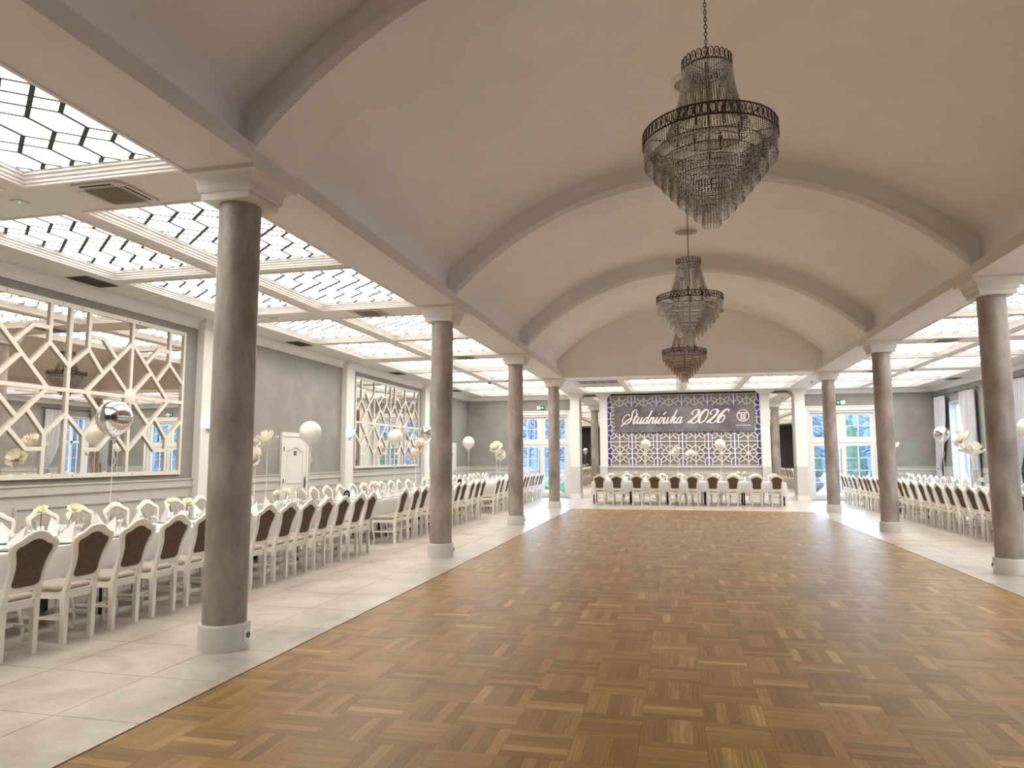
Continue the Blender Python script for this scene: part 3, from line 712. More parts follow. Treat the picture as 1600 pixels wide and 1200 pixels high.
for r0, r1 in ((0.2, 0.235),):
    o = MB().lathe([(r0, 0), (r0, 0.03), (r1, 0.03), (r1, 0)], 40).build('emblem_ring', 'banner_letter', t, (ex, 0, ez)); o.rotation_euler = (R(90), 0, 0)
for nm, rects in (('emblem_mark', ((-0.15, 0.15, 0.095, 0.13), (-0.15, -0.125, 0.05, 0.095), (0.125, 0.15, 0.05, 0.095),  (-0.085, -0.03, -0.145, 0.095), (0.03, 0.085, -0.145, 0.095), (-0.105, -0.01, -0.165, -0.145), (0.01, 0.105, -0.165, -0.145))),
                  ('emblem_ladder', tuple((-0.03, 0.03, z, z+0.018) for z in (-0.12, -0.07, -0.02, 0.03)))):
    mb = MB()
    for a, b, c, d in rects: mb.box(ex+a, ex+b, -0.03, 0, ez+c, ez+d)
    mb.build(nm, 'banner_letter', t)
MB().box(ex-0.26, ex+0.28, -0.02, 0, 2.795, 2.815).build('emblem_underline', 'banner_letter', t)

# ------------------------------------------------------------------ doors
def glazed_door(name, xr, lab):
    x0, x1 = xr; cx = (x0+x1)/2
    d = bpy.data.objects.new(name, None); COL.objects.link(d); d.location = (cx, YF, 0); d['kind'] = 'structure'; d['label'] = lab
    w = (x1-x0)/2; fy = 0.12
    mb = MB().box(-w-0.12, -w, -0.03, 0.02, 0, DZ+0.12).box(w, w+0.12, -0.03, 0.02, 0, DZ+0.12).box(-w, w, -0.03, 0.02, DZ, DZ+0.12).box(-w-0.15, w+0.15, -0.06, 0.02, DZ+0.12, DZ+0.17)
    mb.build('casing', 'door_cream', d)
    mb = MB().box(-w, -w+0.07, 0.02, 0.3, 0, DZ).box(w-0.07, w, 0.02, 0.3, 0, DZ).box(-w+0.07, w-0.07, 0.02, 0.3, DZ-0.07, DZ)
    mb.box(-w+0.07, w-0.07, fy-0.03, fy+0.05, 2.13, 2.24).box(-0.06, 0.06, fy-0.03, fy+0.05, 2.24, DZ-0.07); mb.build('frame', 'door_cream', d)
    MB().box(-w, w, 0.0, 0.35, -0.02, 0.012).build('threshold', 'camera_grey', d)
    def sash(nm, a, b, z0, z1, st, bot, cols, rws, thick=0.05):
        s = bpy.data.objects.new(nm, None); COL.objects.link(s); s.parent = d
        mb = MB().box(a, a+st, fy, fy+thick, z0, z1).box(b-st, b, fy, fy+thick, z0, z1).box(a+st, b-st, fy, fy+thick, z0, z0+bot).box(a+st, b-st, fy, fy+thick, z1-st, z1)
        mb.build('sash_frame', 'door_cream', s)
        gx0, gx1, gz0, gz1 = a+st, b-st, z0+bot, z1-st; bw = 0.026
        pw, ph = (gx1-gx0)/cols, (gz1-gz0)/rws
        for i in range(1, cols): MB().box(gx0+pw*i-bw/2, gx0+pw*i+bw/2, fy+0.008, fy+0.042, gz0, gz1).build('glazing_bar', 'window_white', s)
        for j in range(1, rws): MB().box(gx0, gx1, fy+0.008, fy+0.042, gz0+ph*j-bw/2, gz0+ph*j+bw/2).build('glazing_bar', 'window_white', s)
        for i in range(cols):
            for j in range(rws): MB().box(gx0+pw*i+0.005, gx0+pw*(i+1)-0.005, fy+0.023, fy+0.027, gz0+ph*j+0.005, gz0+ph*(j+1)-0.005).build('pane', 'window_glass', s)
        return s
    sash('transom_light', -w+0.07, -0.06, 2.24, DZ-0.07, 0.1, 0.1, 2, 2); sash('transom_light', 0.06, w-0.07, 2.24, DZ-0.07, 0.1, 0.1, 2, 2)
    l = sash('door_leaf', -w+0.075, -0.005, 0.015, 2.12, 0.115, 0.19, 2, 4); r = sash('door_leaf', 0.005, w-0.075, 0.015, 2.12, 0.115, 0.19, 2, 4)
    for lf, xx in ((l, -0.055),):
        MB().tube([(xx, fy-0.01, 1.05), (xx, fy-0.05, 1.05), (xx-0.1, fy-0.05, 1.05)], 0.009, 8).build('handle', 'camera_grey', lf)
        MB().box(xx-0.012, xx+0.012, fy-0.006, fy, 0.4, 1.9).build('lock_rod', 'camera_grey', lf)
    return d
glazed_door('door_1', DL, 'glazed double door with transom onto the garden, mirror-wall side')
glazed_door('door_2', DR, 'glazed double door with transom onto the garden, window-wall side')
def panel_door(name, y0, y1, zt, lab):
    d = bpy.data.objects.new(name, None); COL.objects.link(d); d.location = (XL, (y0+y1)/2, 0); d['kind'] = 'structure'; d['label'] = lab
    w = (y1-y0)/2
    MB().box(0, 0.05, -w, -w+0.09, 0, zt).box(0, 0.05, w-0.09, w, 0, zt).box(0, 0.05, -w+0.09, w-0.09, zt-0.09, zt).build('casing', 'door_white', d)
    lf = MB().box(0, 0.035, -w+0.092, w-0.092, 0.01, zt-0.092).build('door_leaf', 'door_white', d)
    iw = w-0.24
    top = [(-iw, 1.75)]+[(-iw+2*iw*k/12, 1.75+0.09*math.sin(math.pi*k/12)**2) for k in range(1, 12)]+[(iw, 1.75)]
    for z0, arched in ((1.05, True), (0.25, False)):
        pts = [(-iw, z0), (iw, z0)]+([(p[0], p[1]) for p in reversed(top)] if arched else [(iw, 0.9), (-iw, 0.9)])
        mb = MB()
        for k in range(len(pts)):
            a, b = pts[k], pts[(k+1) % len(pts)]; mb.bar((0.035, a[0], a[1]), (0.035, b[0], b[1]), (1, 0, 0), 0.035, 0.012, 0.01)
        mb.build('panel_moulding', 'door_white', lf)
    MB().box(0.035, 0.04, -0.06, 0.06, 1.66, 1.76).build('door_sign', 'camera_grey', lf)
    mb = MB().box(0.035, 0.043, w-0.16, w-0.12, 0.92, 1.16).tube([(0.04, w-0.14, 1.06), (0.085, w-0.14, 1.06), (0.085, w-0.27, 1.06)], 0.009, 8); mb.build('handle', 'dark_metal', lf)
    for z in (0.3, 1.1, 1.8): MB().box(0.03, 0.055, -w+0.07, -w+0.1, z-0.05, z+0.05).build('hinge', 'dark_metal', d)
panel_door('door_3', 13.9, 15.06, 2.17, 'cream panelled door with small dark sign in the mirror wall')
panel_door('door_4', 25.5, 26.5, 2.17, 'plain cream panelled door at the far corner of the mirror wall')

# ------------------------------------------------------------------ windows and curtains on the right wall
wl = ['nearest the end wall', 'second from the end wall', 'third from the end wall', 'fourth from the end wall', 'beside the camera']
def curtain_mesh(sgn, w_top, h):
    """pleated drape: local y runs along the wall, outer edge at y=0, gathered outwards at z=1.2; sgn: side the cloth spreads to"""
    nu, nz = 60, 26; mb = MB(); vs = []
    for j in range(nz+1):
        z = 0.03+(h-0.03)*j/nz
        t = abs(z-1.2)
        if z > 1.2: k = min(1, (z-1.2)/(h-1.2)); wdt = 0.28+(w_top-0.28)*(1-(1-k)**1.8)
        else: k = (1.2-z)/1.2; wdt = 0.28+0.22*min(1, k*1.6)
        off = 0.0
        for i in range(nu+1):
            u = i/nu
            ph = u*2*math.pi*6
            amp = 0.062+0.02*math.sin(7*u+5)
            x = amp*math.sin(ph+0.5*math.sin(z*2+u*4))+0.012*math.sin(ph*2.3+z*3)
            y = sgn*(off+u*wdt)+0.01*math.sin(ph*0.5+z*4)
            vs.append((x, y, z))
    n = nu+1
    mb.add(vs, [(j*n+i, j*n+i+1, (j+1)*n+i+1, (j+1)*n+i) for j in range(nz) for i in range(nu)], True)
    me = mb.mesh('drape'); me.materials.append(MATS['curtain_grey']); return me
CMF, CMN = curtain_mesh(-1, 1.12, 3.69), curtain_mesh(1, 1.12, 3.69)
for k, c in enumerate(WIN):
    d = bpy.data.objects.new('window_%d' % (k+1), None); COL.objects.link(d); d.location = (XR, c, 0); d['kind'] = 'structure'
    d['label'] = 'tall white casement window in the curtain wall, '+wl[k]
    MB().box(0.0, 0.35, -WH, -WH+0.02, WZ0, WZ1).box(0, 0.35, WH-0.02, WH, WZ0, WZ1).box(0, 0.35, -WH+0.02, WH-0.02, WZ1-0.02, WZ1).build('reveal', 'white_trim', d)
    MB().box(-0.04, 0.35, -WH, WH, WZ0-0.0, WZ0+0.03).build('window_sill', 'window_white', d)
    X0, X1 = 0.2, 0.27; a = WH-0.02
    MB().box(X0, X1, -a, -a+0.07, WZ0+0.03, WZ1-0.02).box(X0, X1, a-0.07, a, WZ0+0.03, WZ1-0.02).box(X0, X1, -a+0.07, a-0.07, WZ1-0.09, WZ1-0.02).box(X0, X1, -a+0.07, a-0.07, WZ0+0.03, WZ0+0.1).box(X0, X1, -a+0.07, a-0.07, 2.28, 2.38).box(X0, X1, -0.05, 0.05, WZ0+0.1, WZ1-0.09).build('window_frame', 'window_white', d)
    for s in (-1, 1):
        y0, y1 = (0.05, a-0.07) if s > 0 else (-a+0.07, -0.05); ym_ = (y0+y1)/2
        for z0, z1, n in ((WZ0+0.1, 2.28, 3), (2.38, WZ1-0.09, 2)):
            MB().box(X0+0.02, X1-0.02, ym_-0.013, ym_+0.013, z0, z1).build('glazing_bar', 'window_white', d)
            for q in range(1, n): z = z0+(z1-z0)*q/n; MB().box(X0+0.02, X1-0.02, y0, y1, z-0.013, z+0.013).build('glazing_bar', 'window_white', d)
            for q in range(n):
                for (p0, p1) in ((y0, ym_-0.01), (ym_+0.01, y1)): MB().box(X0+0.033, X0+0.037, p0, p1, z0+(z1-z0)*q/n+0.006, z0+(z1-z0)*(q+1)/n-0.006).build('pane', 'window_glass', d)
    t = thing('curtain_rod', 'thin dark curtain rod over the window '+wl[k], 'curtain rod', (XR-0.12, c, 3.74), 0, 'curtain rods')
    MB().tube([(0, -1.9, 0), (0, 1.9, 0)], 0.014, 10).build('rod', 'rod_dark', t)
    for y in (-1.92, 1.92): MB().lathe([(0.0, -0.03), (0.022, -0.018), (0.028, 0), (0.022, 0.018), (0.0, 0.03)], 12, (0, y, 0)).build('finial', 'rod_dark', t)
    for y in (-1.8, 0, 1.8): MB().box(-0.012, 0.12, y-0.012, y+0.012, -0.012, 0.012).build('bracket', 'rod_dark', t)
    for s, me, nm in ((1, CMF, 'end-wall side'), (-1, CMN, 'camera side')):
        t = thing('curtain', 'grey tied-back curtain, %s of the window %s' % (nm, wl[k]), 'curtain', (XR-0.13, c+s*1.75, 0), 0, 'grey curtains')
        obj('drape', me, None, t)
        mb = MB(); ring = [(0.075*math.cos(q*math.pi/8), -s*0.14+0.165*math.sin(q*math.pi/8), 1.2+0.05*math.cos(q*math.pi/8)*0) for q in range(17)]; mb.tube(ring, 0.022, 8, False); mb.build('tieback', 'curtain_grey', t)

# ------------------------------------------------------------------ chairs
def make_chair(label, group):
    t = thing('dining_chair', label, 'chair', (0, 0, 0), 0, group)
    lean = lambda z: -max(0.0, z-0.46)*0.27
    outer = [(0, 0.522), (0.10, 0.524), (0.162, 0.552), (0.167, 0.61), (0.172, 0.72), (0.198, 0.815), (0.220, 0.872), (0.217, 0.912), (0.198, 0.937), (0.162, 0.947), (0.130, 0.965), (0.090, 0.998), (0.045, 1.017), (0, 1.023)]
    inner = [(0, 0.566), (0.085, 0.568), (0.126, 0.588), (0.126, 0.66), (0.132, 0.75), (0.154, 0.826), (0.168, 0.862), (0.163, 0.884), (0.143, 0.899), (0.110, 0.908), (0.078, 0.928), (0.04, 0.946), (0, 0.951)]
    def full(h):
        c = [tuple(p) for p in cr([Vector((x, z)) for x, z in h], 3)]
        return c+[(-x, z) for x, z in reversed(c[1:-1])]
    def resample(P, n):
        P = P+[P[0]]; L = [0]
        for i in range(1, len(P)): L.append(L[-1]+math.dist(P[i-1], P[i]))
        out = []; j = 0
        for k in range(n):
            s = L[-1]*k/n
            while L[j+1] < s: j += 1
            f = (s-L[j])/max(1e-9, L[j+1]-L[j]); out.append((P[j][0]+(P[j+1][0]-P[j][0])*f, P[j][1]+(P[j+1][1]-P[j][1])*f))
        return out
    N = 48; O, I = resample(full(outer), N), resample(full(inner), N)
    mid = [((a[0]*0.82+b[0]*0.18), (a[1]*0.82+b[1]*0.18)) for a, b in zip(O, I)]; mid2 = [((a[0]*0.2+b[0]*0.8), (a[1]*0.2+b[1]*0.8)) for a, b in zip(O, I)]
    mb = MB(); loops = [(O, 0.008), (mid, 0.0), (mid2, 0.0), (I, 0.007), (I, 0.031), (mid2, 0.038), (mid, 0.038), (O, 0.030)]
    vs = [(x, y+lean(z), z) for lp, y in loops for x, z in lp]; M = len(loops)
    mb.add(vs, [(l*N+k, l*N+(k+1) % N, ((l+1) % M)*N+(k+1) % N, ((l+1) % M)*N+k) for l in range(M) for k in range(N)], True)
    for s in (-1, 1):   # stiles from the seat up to the ring
        q = [(s*0.125, 0.44), (s*0.174, 0.44), (s*0.168, 0.55), (s*0.166, 0.61), (s*0.138, 0.60), (s*0.128, 0.56)]
        vs = [(x, 0.002+lean(z), z) for x, z in q]+[(x, 0.040+lean(z), z) for x, z in q]; n = 6
        mb.add(vs, [tuple(range(n)), tuple(reversed(range(n, 2*n)))]+[(k, n+k, n+(k+1) % n, (k+1) % n) for k in range(n)])
    mb.build('back_frame', 'chair_lacquer', t, recalc=True)
    for nm, ys_, m_ in (('back_panel', (0.010, 0.001), 'chair_back_fabric'), ('front_pad', (0.028, 0.046), 'chair_seat_fabric')):
        mb = MB(); cx_, cz_ = 0, 0.765; vs = []
        for f, yy in ((1.0, ys_[0]), (0.85, ys_[0]+(ys_[1]-ys_[0])*0.6), (0.5, ys_[0]+(ys_[1]-ys_[0])*0.9)):
            vs += [(cx_+(x-cx_)*f, yy+lean(cz_+(z-cz_)*f), cz_+(z-cz_)*f) for x, z in I]
        vs.append((0, ys_[1]+lean(cz_), cz_))
        fs = [(l*N+k, l*N+(k+1) % N, (l+1)*N+(k+1) % N, (l+1)*N+k) for l in range(2) for k in range(N)]+[(2*N+k, 2*N+(k+1) % N, 3*N) for k in range(N)]
        mb.add(vs, fs, True).build(nm, m_, t)
    def trap(f, y0, y1, wr, wf, r=0.035, n=5):
        pts = []
        for (cx_, cy_, a0) in ((wf-r, y1-r, 0), (-(wf-r), y1-r, 90), (-(wr-r), y0+r, 180), (wr-r, y0+r, 270)):
            for k in range(n): a = R(a0+90*k/(n-1)); pts.append((cx_+r*math.cos(a), cy_+r*math.sin(a)))
        return [(p[0]*f, (p[1]-(y0+y1)/2)*f+(y0+y1)/2) for p in pts]
    mb = MB(); lev = [(0.97, 0.445), (1.0, 0.455), (1.005, 0.472), (0.97, 0.486), (0.8, 0.497), (0.45, 0.502)]; vs = []
    for f, z in lev: vs += [(x, y, z) for x, y in trap(f, 0.045, 0.475, 0.185, 0.222)]
    n = 20; mb.add(vs, [(l*n+k, l*n+(k+1) % n, (l+1)*n+(k+1) % n, (l+1)*n+k) for l in range(len(lev)-1) for k in range(n)], True); mb.add(vs[-n:], [tuple(range(n))], True)
    mb.build('seat', 'chair_seat_fabric', t)
    mb = MB(); o_, i_ = trap(0.985, 0.01, 0.47, 0.172, 0.218, 0.02), trap(0.9, 0.01, 0.47, 0.172, 0.218, 0.02); vs = [(x, y, 0.385) for x, y in o_]+[(x, y, 0.452) for x, y in o_]+[(x, y, 0.452) for x, y in i_]+[(x, y, 0.385) for x, y in i_]
    mb.add(vs, [(l*n+k, l*n+(k+1) % n, ((l+1) % 4)*n+(k+1) % n, ((l+1) % 4)*n+k) for l in range(4) for k in range(n)]); mb.build('seat_frame', 'chair_lacquer', t)
    for s in (-1, 1):
        mb = MB(); q = [(0.021, 0.0), (0.024, 0.30), (0.026, 0.45)]; vs = []
        for h, z in q: vs += [(s*0.1485+a*h, 0.025+b*h+(-0.004 if z < 0.1 else 0), z) for a, b in ((-1, -1), (1, -1), (1, 1), (-1, 1))]
        mb.add(vs, [(4*l+k, 4*l+(k+1) % 4, 4*l+4+(k+1) % 4, 4*l+4+k) for l in range(2) for k in range(4)]+[(3, 2, 1, 0), (8, 9, 10, 11)]); mb.build('leg', 'chair_lacquer', t)
        P = cr([(s*0.186, 0.432, 0.42), (s*0.197, 0.448, 0.34), (s*0.190, 0.440, 0.22), (s*0.176, 0.424, 0.11), (s*0.180, 0.430, 0.03), (s*0.188, 0.440, 0.0)], 4); nn = len(P)
        rr = [0.026+(-0.012)*math.sin(min(1, i/(nn-1)*1.15)*math.pi*0.55) for i in range(nn)]; rr[-1] = 0.019; rr[-2] = 0.018
        MB().tube(P, rr, 8).build('leg', 'chair_lacquer', t)
        MB().bar((s*0.1485, 0.04, 0.20), (s*0.176, 0.425, 0.20), (0, 0, 1), 0.016, 0.026).build('stretcher', 'chair_lacquer', t)
    MB().box(-0.16, 0.16, 0.235, 0.251, 0.201, 0.225).build('stretcher', 'chair_lacquer', t)
    return t
T1A = [4.26, 4.80, 5.395, 5.937, 6.465, 6.97, 7.51, 8.06, 8.58, 9.10, 9.63, 10.16, 10.73, 11.20]
T1W = [5.2+0.575*k for k in range(11)]
T2A = [12.75, 13.40, 13.96, 14.5, 15.05, 15.62, 16.24, 16.80, 17.38, 17.97, 18.58]; T2W = [12.8+0.58*k for k in range(11)]
T3A = [19.95, 20.56, 21.25, 21.85, 22.45, 23.08, 23.70, 24.26, 24.82, 25.34, 25.95, 26.55, 27.1]; T3W = [19.95+0.595*k for k in range(13)]
R1A = [13.5, 14.05, 14.6, 15.14, 15.70, 16.25, 16.87, 17.46, 17.98, 18.54, 19.27, 19.80, 20.30]; R1W = [13.4+0.575*k for k in range(13)]
R2A = [21.82, 22.33, 22.9, 23.42, 24.03, 24.74, 25.33, 25.84, 26.38]; R2W = [21.9+0.56*k for k in range(9)]
HF = [-2.557, -1.963, -1.301, -0.72, -0.063, 0.504, 1.148, 1.78, 2.515, 3.123]; HB = [x+0.2 for x in HF]
ROWS = []  # (positions, axis, fixed coordinate, rz, row phrase, table phrase, place direction)
ROWS.append((T1A, 'x', -5.2, 90, 'aisle row', 'near mirror-side table', -1))
ROWS.append((T1W, 'x', -7.2, -90, 'wall row', 'near mirror-side table', 1))
ROWS.append((T2A, 'x', -5.19, 90, 'aisle row', 'middle mirror-side table', -1))
ROWS.append((T2W, 'x', -7.2, -90, 'wall row', 'middle mirror-side table', 1))
ROWS.append((T3A, 'x', -5.15, 90, 'aisle row', 'far mirror-side table', -1))
ROWS.append((T3W, 'x', -7.2, -90, 'wall row', 'far mirror-side table', 1))
ROWS.append((R1A, 'x', 5.74, -90, 'aisle row', 'near window-side table', 1))
ROWS.append((R1W, 'x', 7.74, 90, 'window row', 'near window-side table', -1))
ROWS.append((R2A, 'x', 5.66, -90, 'aisle row', 'far window-side table', 1))
ROWS.append((R2W, 'x', 7.66, 90, 'window row', 'far window-side table', -1))
ROWS.append((HF, 'y', 24.15, 0, 'front row', 'head table', 1))
ROWS.append((HB, 'y', 26.22, 180, 'rear row', 'head table', -1))
proto = None; PLACES = []
rc = random.Random(3)
for P, ax, fx, rz, rowp, tab, dr in ROWS:
    for k, v in enumerate(P):
        frm = 'from the mirror side' if tab == 'head table' else 'from the camera'
        lab = 'cream chair, %s %s, %s of the %s' % (ORD[k+1], frm, rowp, tab)
        jit = rc.uniform(-2.5, 2.5); j2 = rc.uniform(-0.02, 0.02)
        if rowp == 'aisle row' and tab.startswith('near mirror'): jit *= 0.4; j2 = 0.0 if v < 7.3 else 0.06
        loc = (fx+j2, v, 0) if ax == 'x' else (v, fx+j2, 0)
        if proto is None: proto = make_chair(lab, 'chairs in the %s of the %s' % (rowp, tab)); proto.location = loc; proto.rotation_euler = (0, 0, R(rz+jit))
        else: dup(proto, loc, R(rz+jit), lab, 'chairs in the %s of the %s' % (rowp, tab))
        PLACES.append((v, ax, fx, dr, rowp, tab, k))

# ------------------------------------------------------------------ tables and cloths
TOP = 0.76
def table(x0, x1, y0, y1, lab):
    cx, cy = (x0+x1)/2, (y0+y1)/2; t = thing('banquet_table', lab, 'table', (cx, cy, 0), 0, 'cloth-covered banquet tables'); w, h = (x1-x0)/2, (y1-y0)/2
    MB().box(-w, w, -h, h, 0.725, 0.752).build('table_top', 'black_paint', t)
    long_y = h > w; L = h if long_y else w; n = max(2, round(2*L/1.4)+1)
    for k in range(n):
        u = -L+0.06+(2*L-0.12)*k/(n-1)
        for s in (-1, 1):
            v = s*((w if long_y else h)-0.07); px, py = (v, u) if long_y else (u, v)
            MB().box(px-0.025, px+0.025, py-0.025, py+0.025, 0, 0.725).build('leg', 'black_paint', t)
    return t
def cloth(x0, x1, y0, y1, lab, seed):
    rg = random.Random(seed); cx, cy = (x0+x1)/2, (y0+y1)/2; w, h = (x1-x0)/2+0.006, (y1-y0)/2+0.006
    per = []; st = 0.07
    def seg(a, b, nrm):
        n = max(2, int(math.dist(a, b)/st))
        for k in range(n): f = k/n; per.append((a[0]+(b[0]-a[0])*f, a[1]+(b[1]-a[1])*f, nrm, min(f, 1-f)*math.dist(a, b)))
    seg((-w, -h), (w, -h), (0, -1)); seg((w, -h), (w, h), (1, 0)); seg((w, h), (-w, h), (0, 1)); seg((-w, h), (-w, -h), (-1, 0))
    n = len(per); mb = MB(); vs = []; lev = [0.0, 0.012, 0.10, 0.22, 0.34]
    for li, d in enumerate(lev):
        for i, (x, y, nr, dc) in enumerate(per):
            s = i*st; wav = (math.sin(s*7.0+seed)+0.6*math.sin(s*13.7+2*seed))*0.012*(d/0.34)
            cor = max(0.0, 1-dc/0.3); out = (0.0 if li == 0 else 0.004)+wav+0.03*(d/0.34)*cor
            extra = 0.17*cor*(d/0.34) + (0.012*math.sin(s*3.1+seed) if li == len(lev)-1 else 0)
            corner_nx = (1 if x > 0 else -1)*cor*0.05*(d/0.34); corner_ny = (1 if y > 0 else -1)*cor*0.05*(d/0.34)
            vs.append((x+nr[0]*out+corner_nx, y+nr[1]*out+corner_ny, TOP+0.006-d-extra))
    fs = [(l*n+i, (l+1)*n+i, (l+1)*n+(i+1) % n, l*n+(i+1) % n) for l in range(len(lev)-1) for i in range(n)]
    mb.add(vs, fs, True); mb.add(vs[:n], [tuple(range(n))], False)
    o = mb.build('tablecloth', 'cloth_white', None, (cx, cy, 0)); tag(o, lab, 'tablecloth', 'white tablecloths')
    return o
TABS = {'near mirror-side table': (-6.64, -5.77, 3.7, 11.55), 'middle mirror-side table': (-6.64, -5.77, 12.40, 18.92), 'far mirror-side table': (-6.62, -5.75, 19.62, 27.35),
        'near window-side table': (6.31, 7.17, 13.1, 20.65), 'far window-side table': (6.25, 7.11, 21.5, 26.8), 'head table': (-2.88, 3.49, 24.74, 25.62)}
for k, (nm, q) in enumerate(TABS.items()):
    table(*q, {'head table': 'black-legged banquet table in front of the feature wall'}.get(nm, 'long black-legged banquet table, the '+nm))
    cloth(*q, 'white cloth draped over the '+nm, k+1)

# ------------------------------------------------------------------ place settings
def make_napkin():
    mb = MB(); A = (0, -0.07, 0.205); vs = []
    L0, R0, F0 = Vector((-0.105, -0.075, 0)), Vector((0.105, -0.075, 0)), Vector((0, 0.125, 0)); Av = Vector(A); n = 6
    def face(a, b, c, bulge):
        o = []; nrm = (b-a).cross(c-a).normalized(); idx = {}
        for i in range(n+1):
            for j in range(n+1-i):
                f = (i/n, j/n, 1-i/n-j/n); p = a*f[0]+b*f[1]+c*f[2]+nrm*bulge*27*f[0]*f[1]*f[2]; idx[(i, j)] = len(o); o.append(p)
        fs = []
        for i in range(n):
            for j in range(n-i):
                fs.append((idx[(i, j)], idx[(i+1, j)], idx[(i, j+1)]))
                if i+j < n-1: fs.append((idx[(i+1, j)], idx[(i+1, j+1)], idx[(i, j+1)]))
        mb.add(o, fs, True)
    face(Av, R0, F0, -0.006); face(Av, F0, L0, -0.006); face(Av, L0, R0, -0.022); face(L0, F0, R0, 0.0)
    me = mb.mesh('napkin'); me.materials.append(MATS['napkin_white']); return me
NAP = make_napkin()
PLATE = MB().lathe([(0.0, 0.004), (0.095, 0.004), (0.11, 0.006), (0.148, 0.014), (0.15, 0.011), (0.112, 0.001), (0.0, 0.0)], 32).mesh('plate'); PLATE.materials.append(MATS['plate_grey'])
WINE = MB().lathe([(0.0, 0.0), (0.032, 0.002), (0.03, 0.004), (0.005, 0.008), (0.0035, 0.03), (0.0035, 0.085), (0.012, 0.098), (0.03, 0.118), (0.036, 0.145), (0.034, 0.18), (0.031, 0.2)], 18).mesh('wine_glass'); WINE.materials.append(MATS['drink_glass'])
TUMB = MB().lathe([(0.0, 0.0), (0.029, 0.0), (0.031, 0.004), (0.035, 0.09), (0.0345, 0.125), (0.032, 0.125), (0.0315, 0.09), (0.028, 0.012), (0.0, 0.012)], 18).mesh('tumbler'); TUMB.materials.append(MATS['drink_glass'])
FORK = MB().box(-0.006, 0.006, -0.1, 0.02, 0, 0.002).box(-0.011, 0.011, 0.02, 0.05, 0, 0.003).box(-0.011, -0.007, 0.05, 0.095, 0, 0.003).box(-0.004, -0.001, 0.05, 0.095, 0, 0.003).box(0.001, 0.004, 0.05, 0.095, 0, 0.003).box(0.007, 0.011, 0.05, 0.095, 0, 0.003).mesh('fork'); FORK.materials.append(MATS['steel'])
KNIFE = MB().box(-0.007, 0.007, -0.1, -0.01, 0, 0.004).prism([(-0.009, -0.01), (0.009, -0.01), (0.01, 0.08), (0.004, 0.105), (-0.008, 0.09)], 'z', 0, 0.002).mesh('knife'); KNIFE.materials.append(MATS['steel'])
ZT = TOP+0.007
rn = random.Random(11)
for (v, ax, fx, dr, rowp, tab, k) in PLACES:
    frm = 'from the mirror side' if tab == 'head table' else 'from the camera'
    where = '%s %s, %s of %s' % (ORD[k+1], frm, rowp, tab)
    b = TABS[tab]
    if ax == 'x': e = (b[1]-0.17) if dr < 0 else (b[0]+0.17)
    else: e = (b[2]+0.17) if dr > 0 else (b[3]-0.17)
    lo, hi = (b[2], b[3]) if ax == 'x' else (b[0], b[1]); v2 = min(max(v, lo+0.2), hi-0.2)
    def P(du, dv):  # du forward from the diner, dv to the side
        return (e+dr*du, v2+dv, ZT) if ax == 'x' else (v2+dv, e+dr*du, ZT)
    face = (R(90) if dr < 0 else R(-90)) if ax == 'x' else (0 if dr > 0 else R(180))
    g = tab+' '+rowp
    o = obj('plate', PLATE, None, None, P(0, 0)); tag(o, 'grey plate, '+where, 'plate', 'plates, '+g)
    p = P(0, 0); o = obj('napkin', NAP, None, None, (p[0], p[1], ZT+0.012)); o.rotation_euler = (0, 0, face+R(rn.choice((-60, 60, 90, -90, 30))+rn.uniform(-15, 15))); tag(o, 'white peaked napkin, '+where, 'napkin', 'napkins, '+g)
    o = obj('wine_glass', WINE, None, None, P(0.125, 0.175)); tag(o, 'clear wine glass, '+where, 'glass', 'wine glasses, '+g)
    o = obj('tumbler', TUMB, None, None, P(0.155, 0.095)); tag(o, 'clear straight tumbler, '+where, 'glass', 'tumblers, '+g)
    if tab == 'near mirror-side table' and rowp == 'aisle row' or tab == 'head table' and rowp == 'front row':
        for nm, me, dv in (('fork', FORK, -0.18), ('knife', KNIFE, 0.18)):
            o = obj(nm, me, None, None, P(-0.055, dv)); o.rotation_euler = (0, 0, face); tag(o, 'steel %s, %s' % (nm, where), nm, nm+'s, '+g)

# ------------------------------------------------------------------ flowers, balloons, signs on the tables
PET = None
def petal_mesh(L, W, cup, ruffle, seed, name='petal'):
    nu, nv = 8, 6; vs = []
    for j in range(nv+1):
        f = j/nv
        wd = W*(0.28+0.72*math.sin(min(1, f*0.95)*math.pi*0.62))*(1.0 if f < 0.85 else 1-0.25*(f-0.85)/0.15)
        for i in range(nu+1):
            u = i/nu*2-1
            x = u*wd/2; r = L*f*(1-0.1*u*u*f)
            z = cup*L*(f**1.6)+0.25*W*u*u*f*0.5+ruffle*math.sin(u*7+seed*2.1+f*3)*f*f
            vs.append((r, x, z))
    n = nu+1; top = MB(); fs = [(j*n+i, j*n+i+1, (j+1)*n+i+1, (j+1)*n+i) for j in range(nv) for i in range(nu)]
    top.add(vs, fs, True); top.add([(a, b, c-0.0025) for a, b, c in vs], [tuple(reversed(f)) for f in fs], True)
    return top.mesh(name)
BIGP = [petal_mesh(0.175, 0.15, 0.25, 0.018, 1), petal_mesh(0.14, 0.13, 0.75, 0.02, 2), petal_mesh(0.09, 0.10, 1.5, 0.015, 3)]
for m_ in BIGP: m_.materials.append(MATS['petal_cream'])
SMLP = [petal_mesh(0.075, 0.055, 0.35, 0.006, 4), petal_mesh(0.045, 0.04, 1.1, 0.006, 5)]
for m_ in SMLP: m_.materials.append(MATS['petal_yellow'])
rf = random.Random(5)
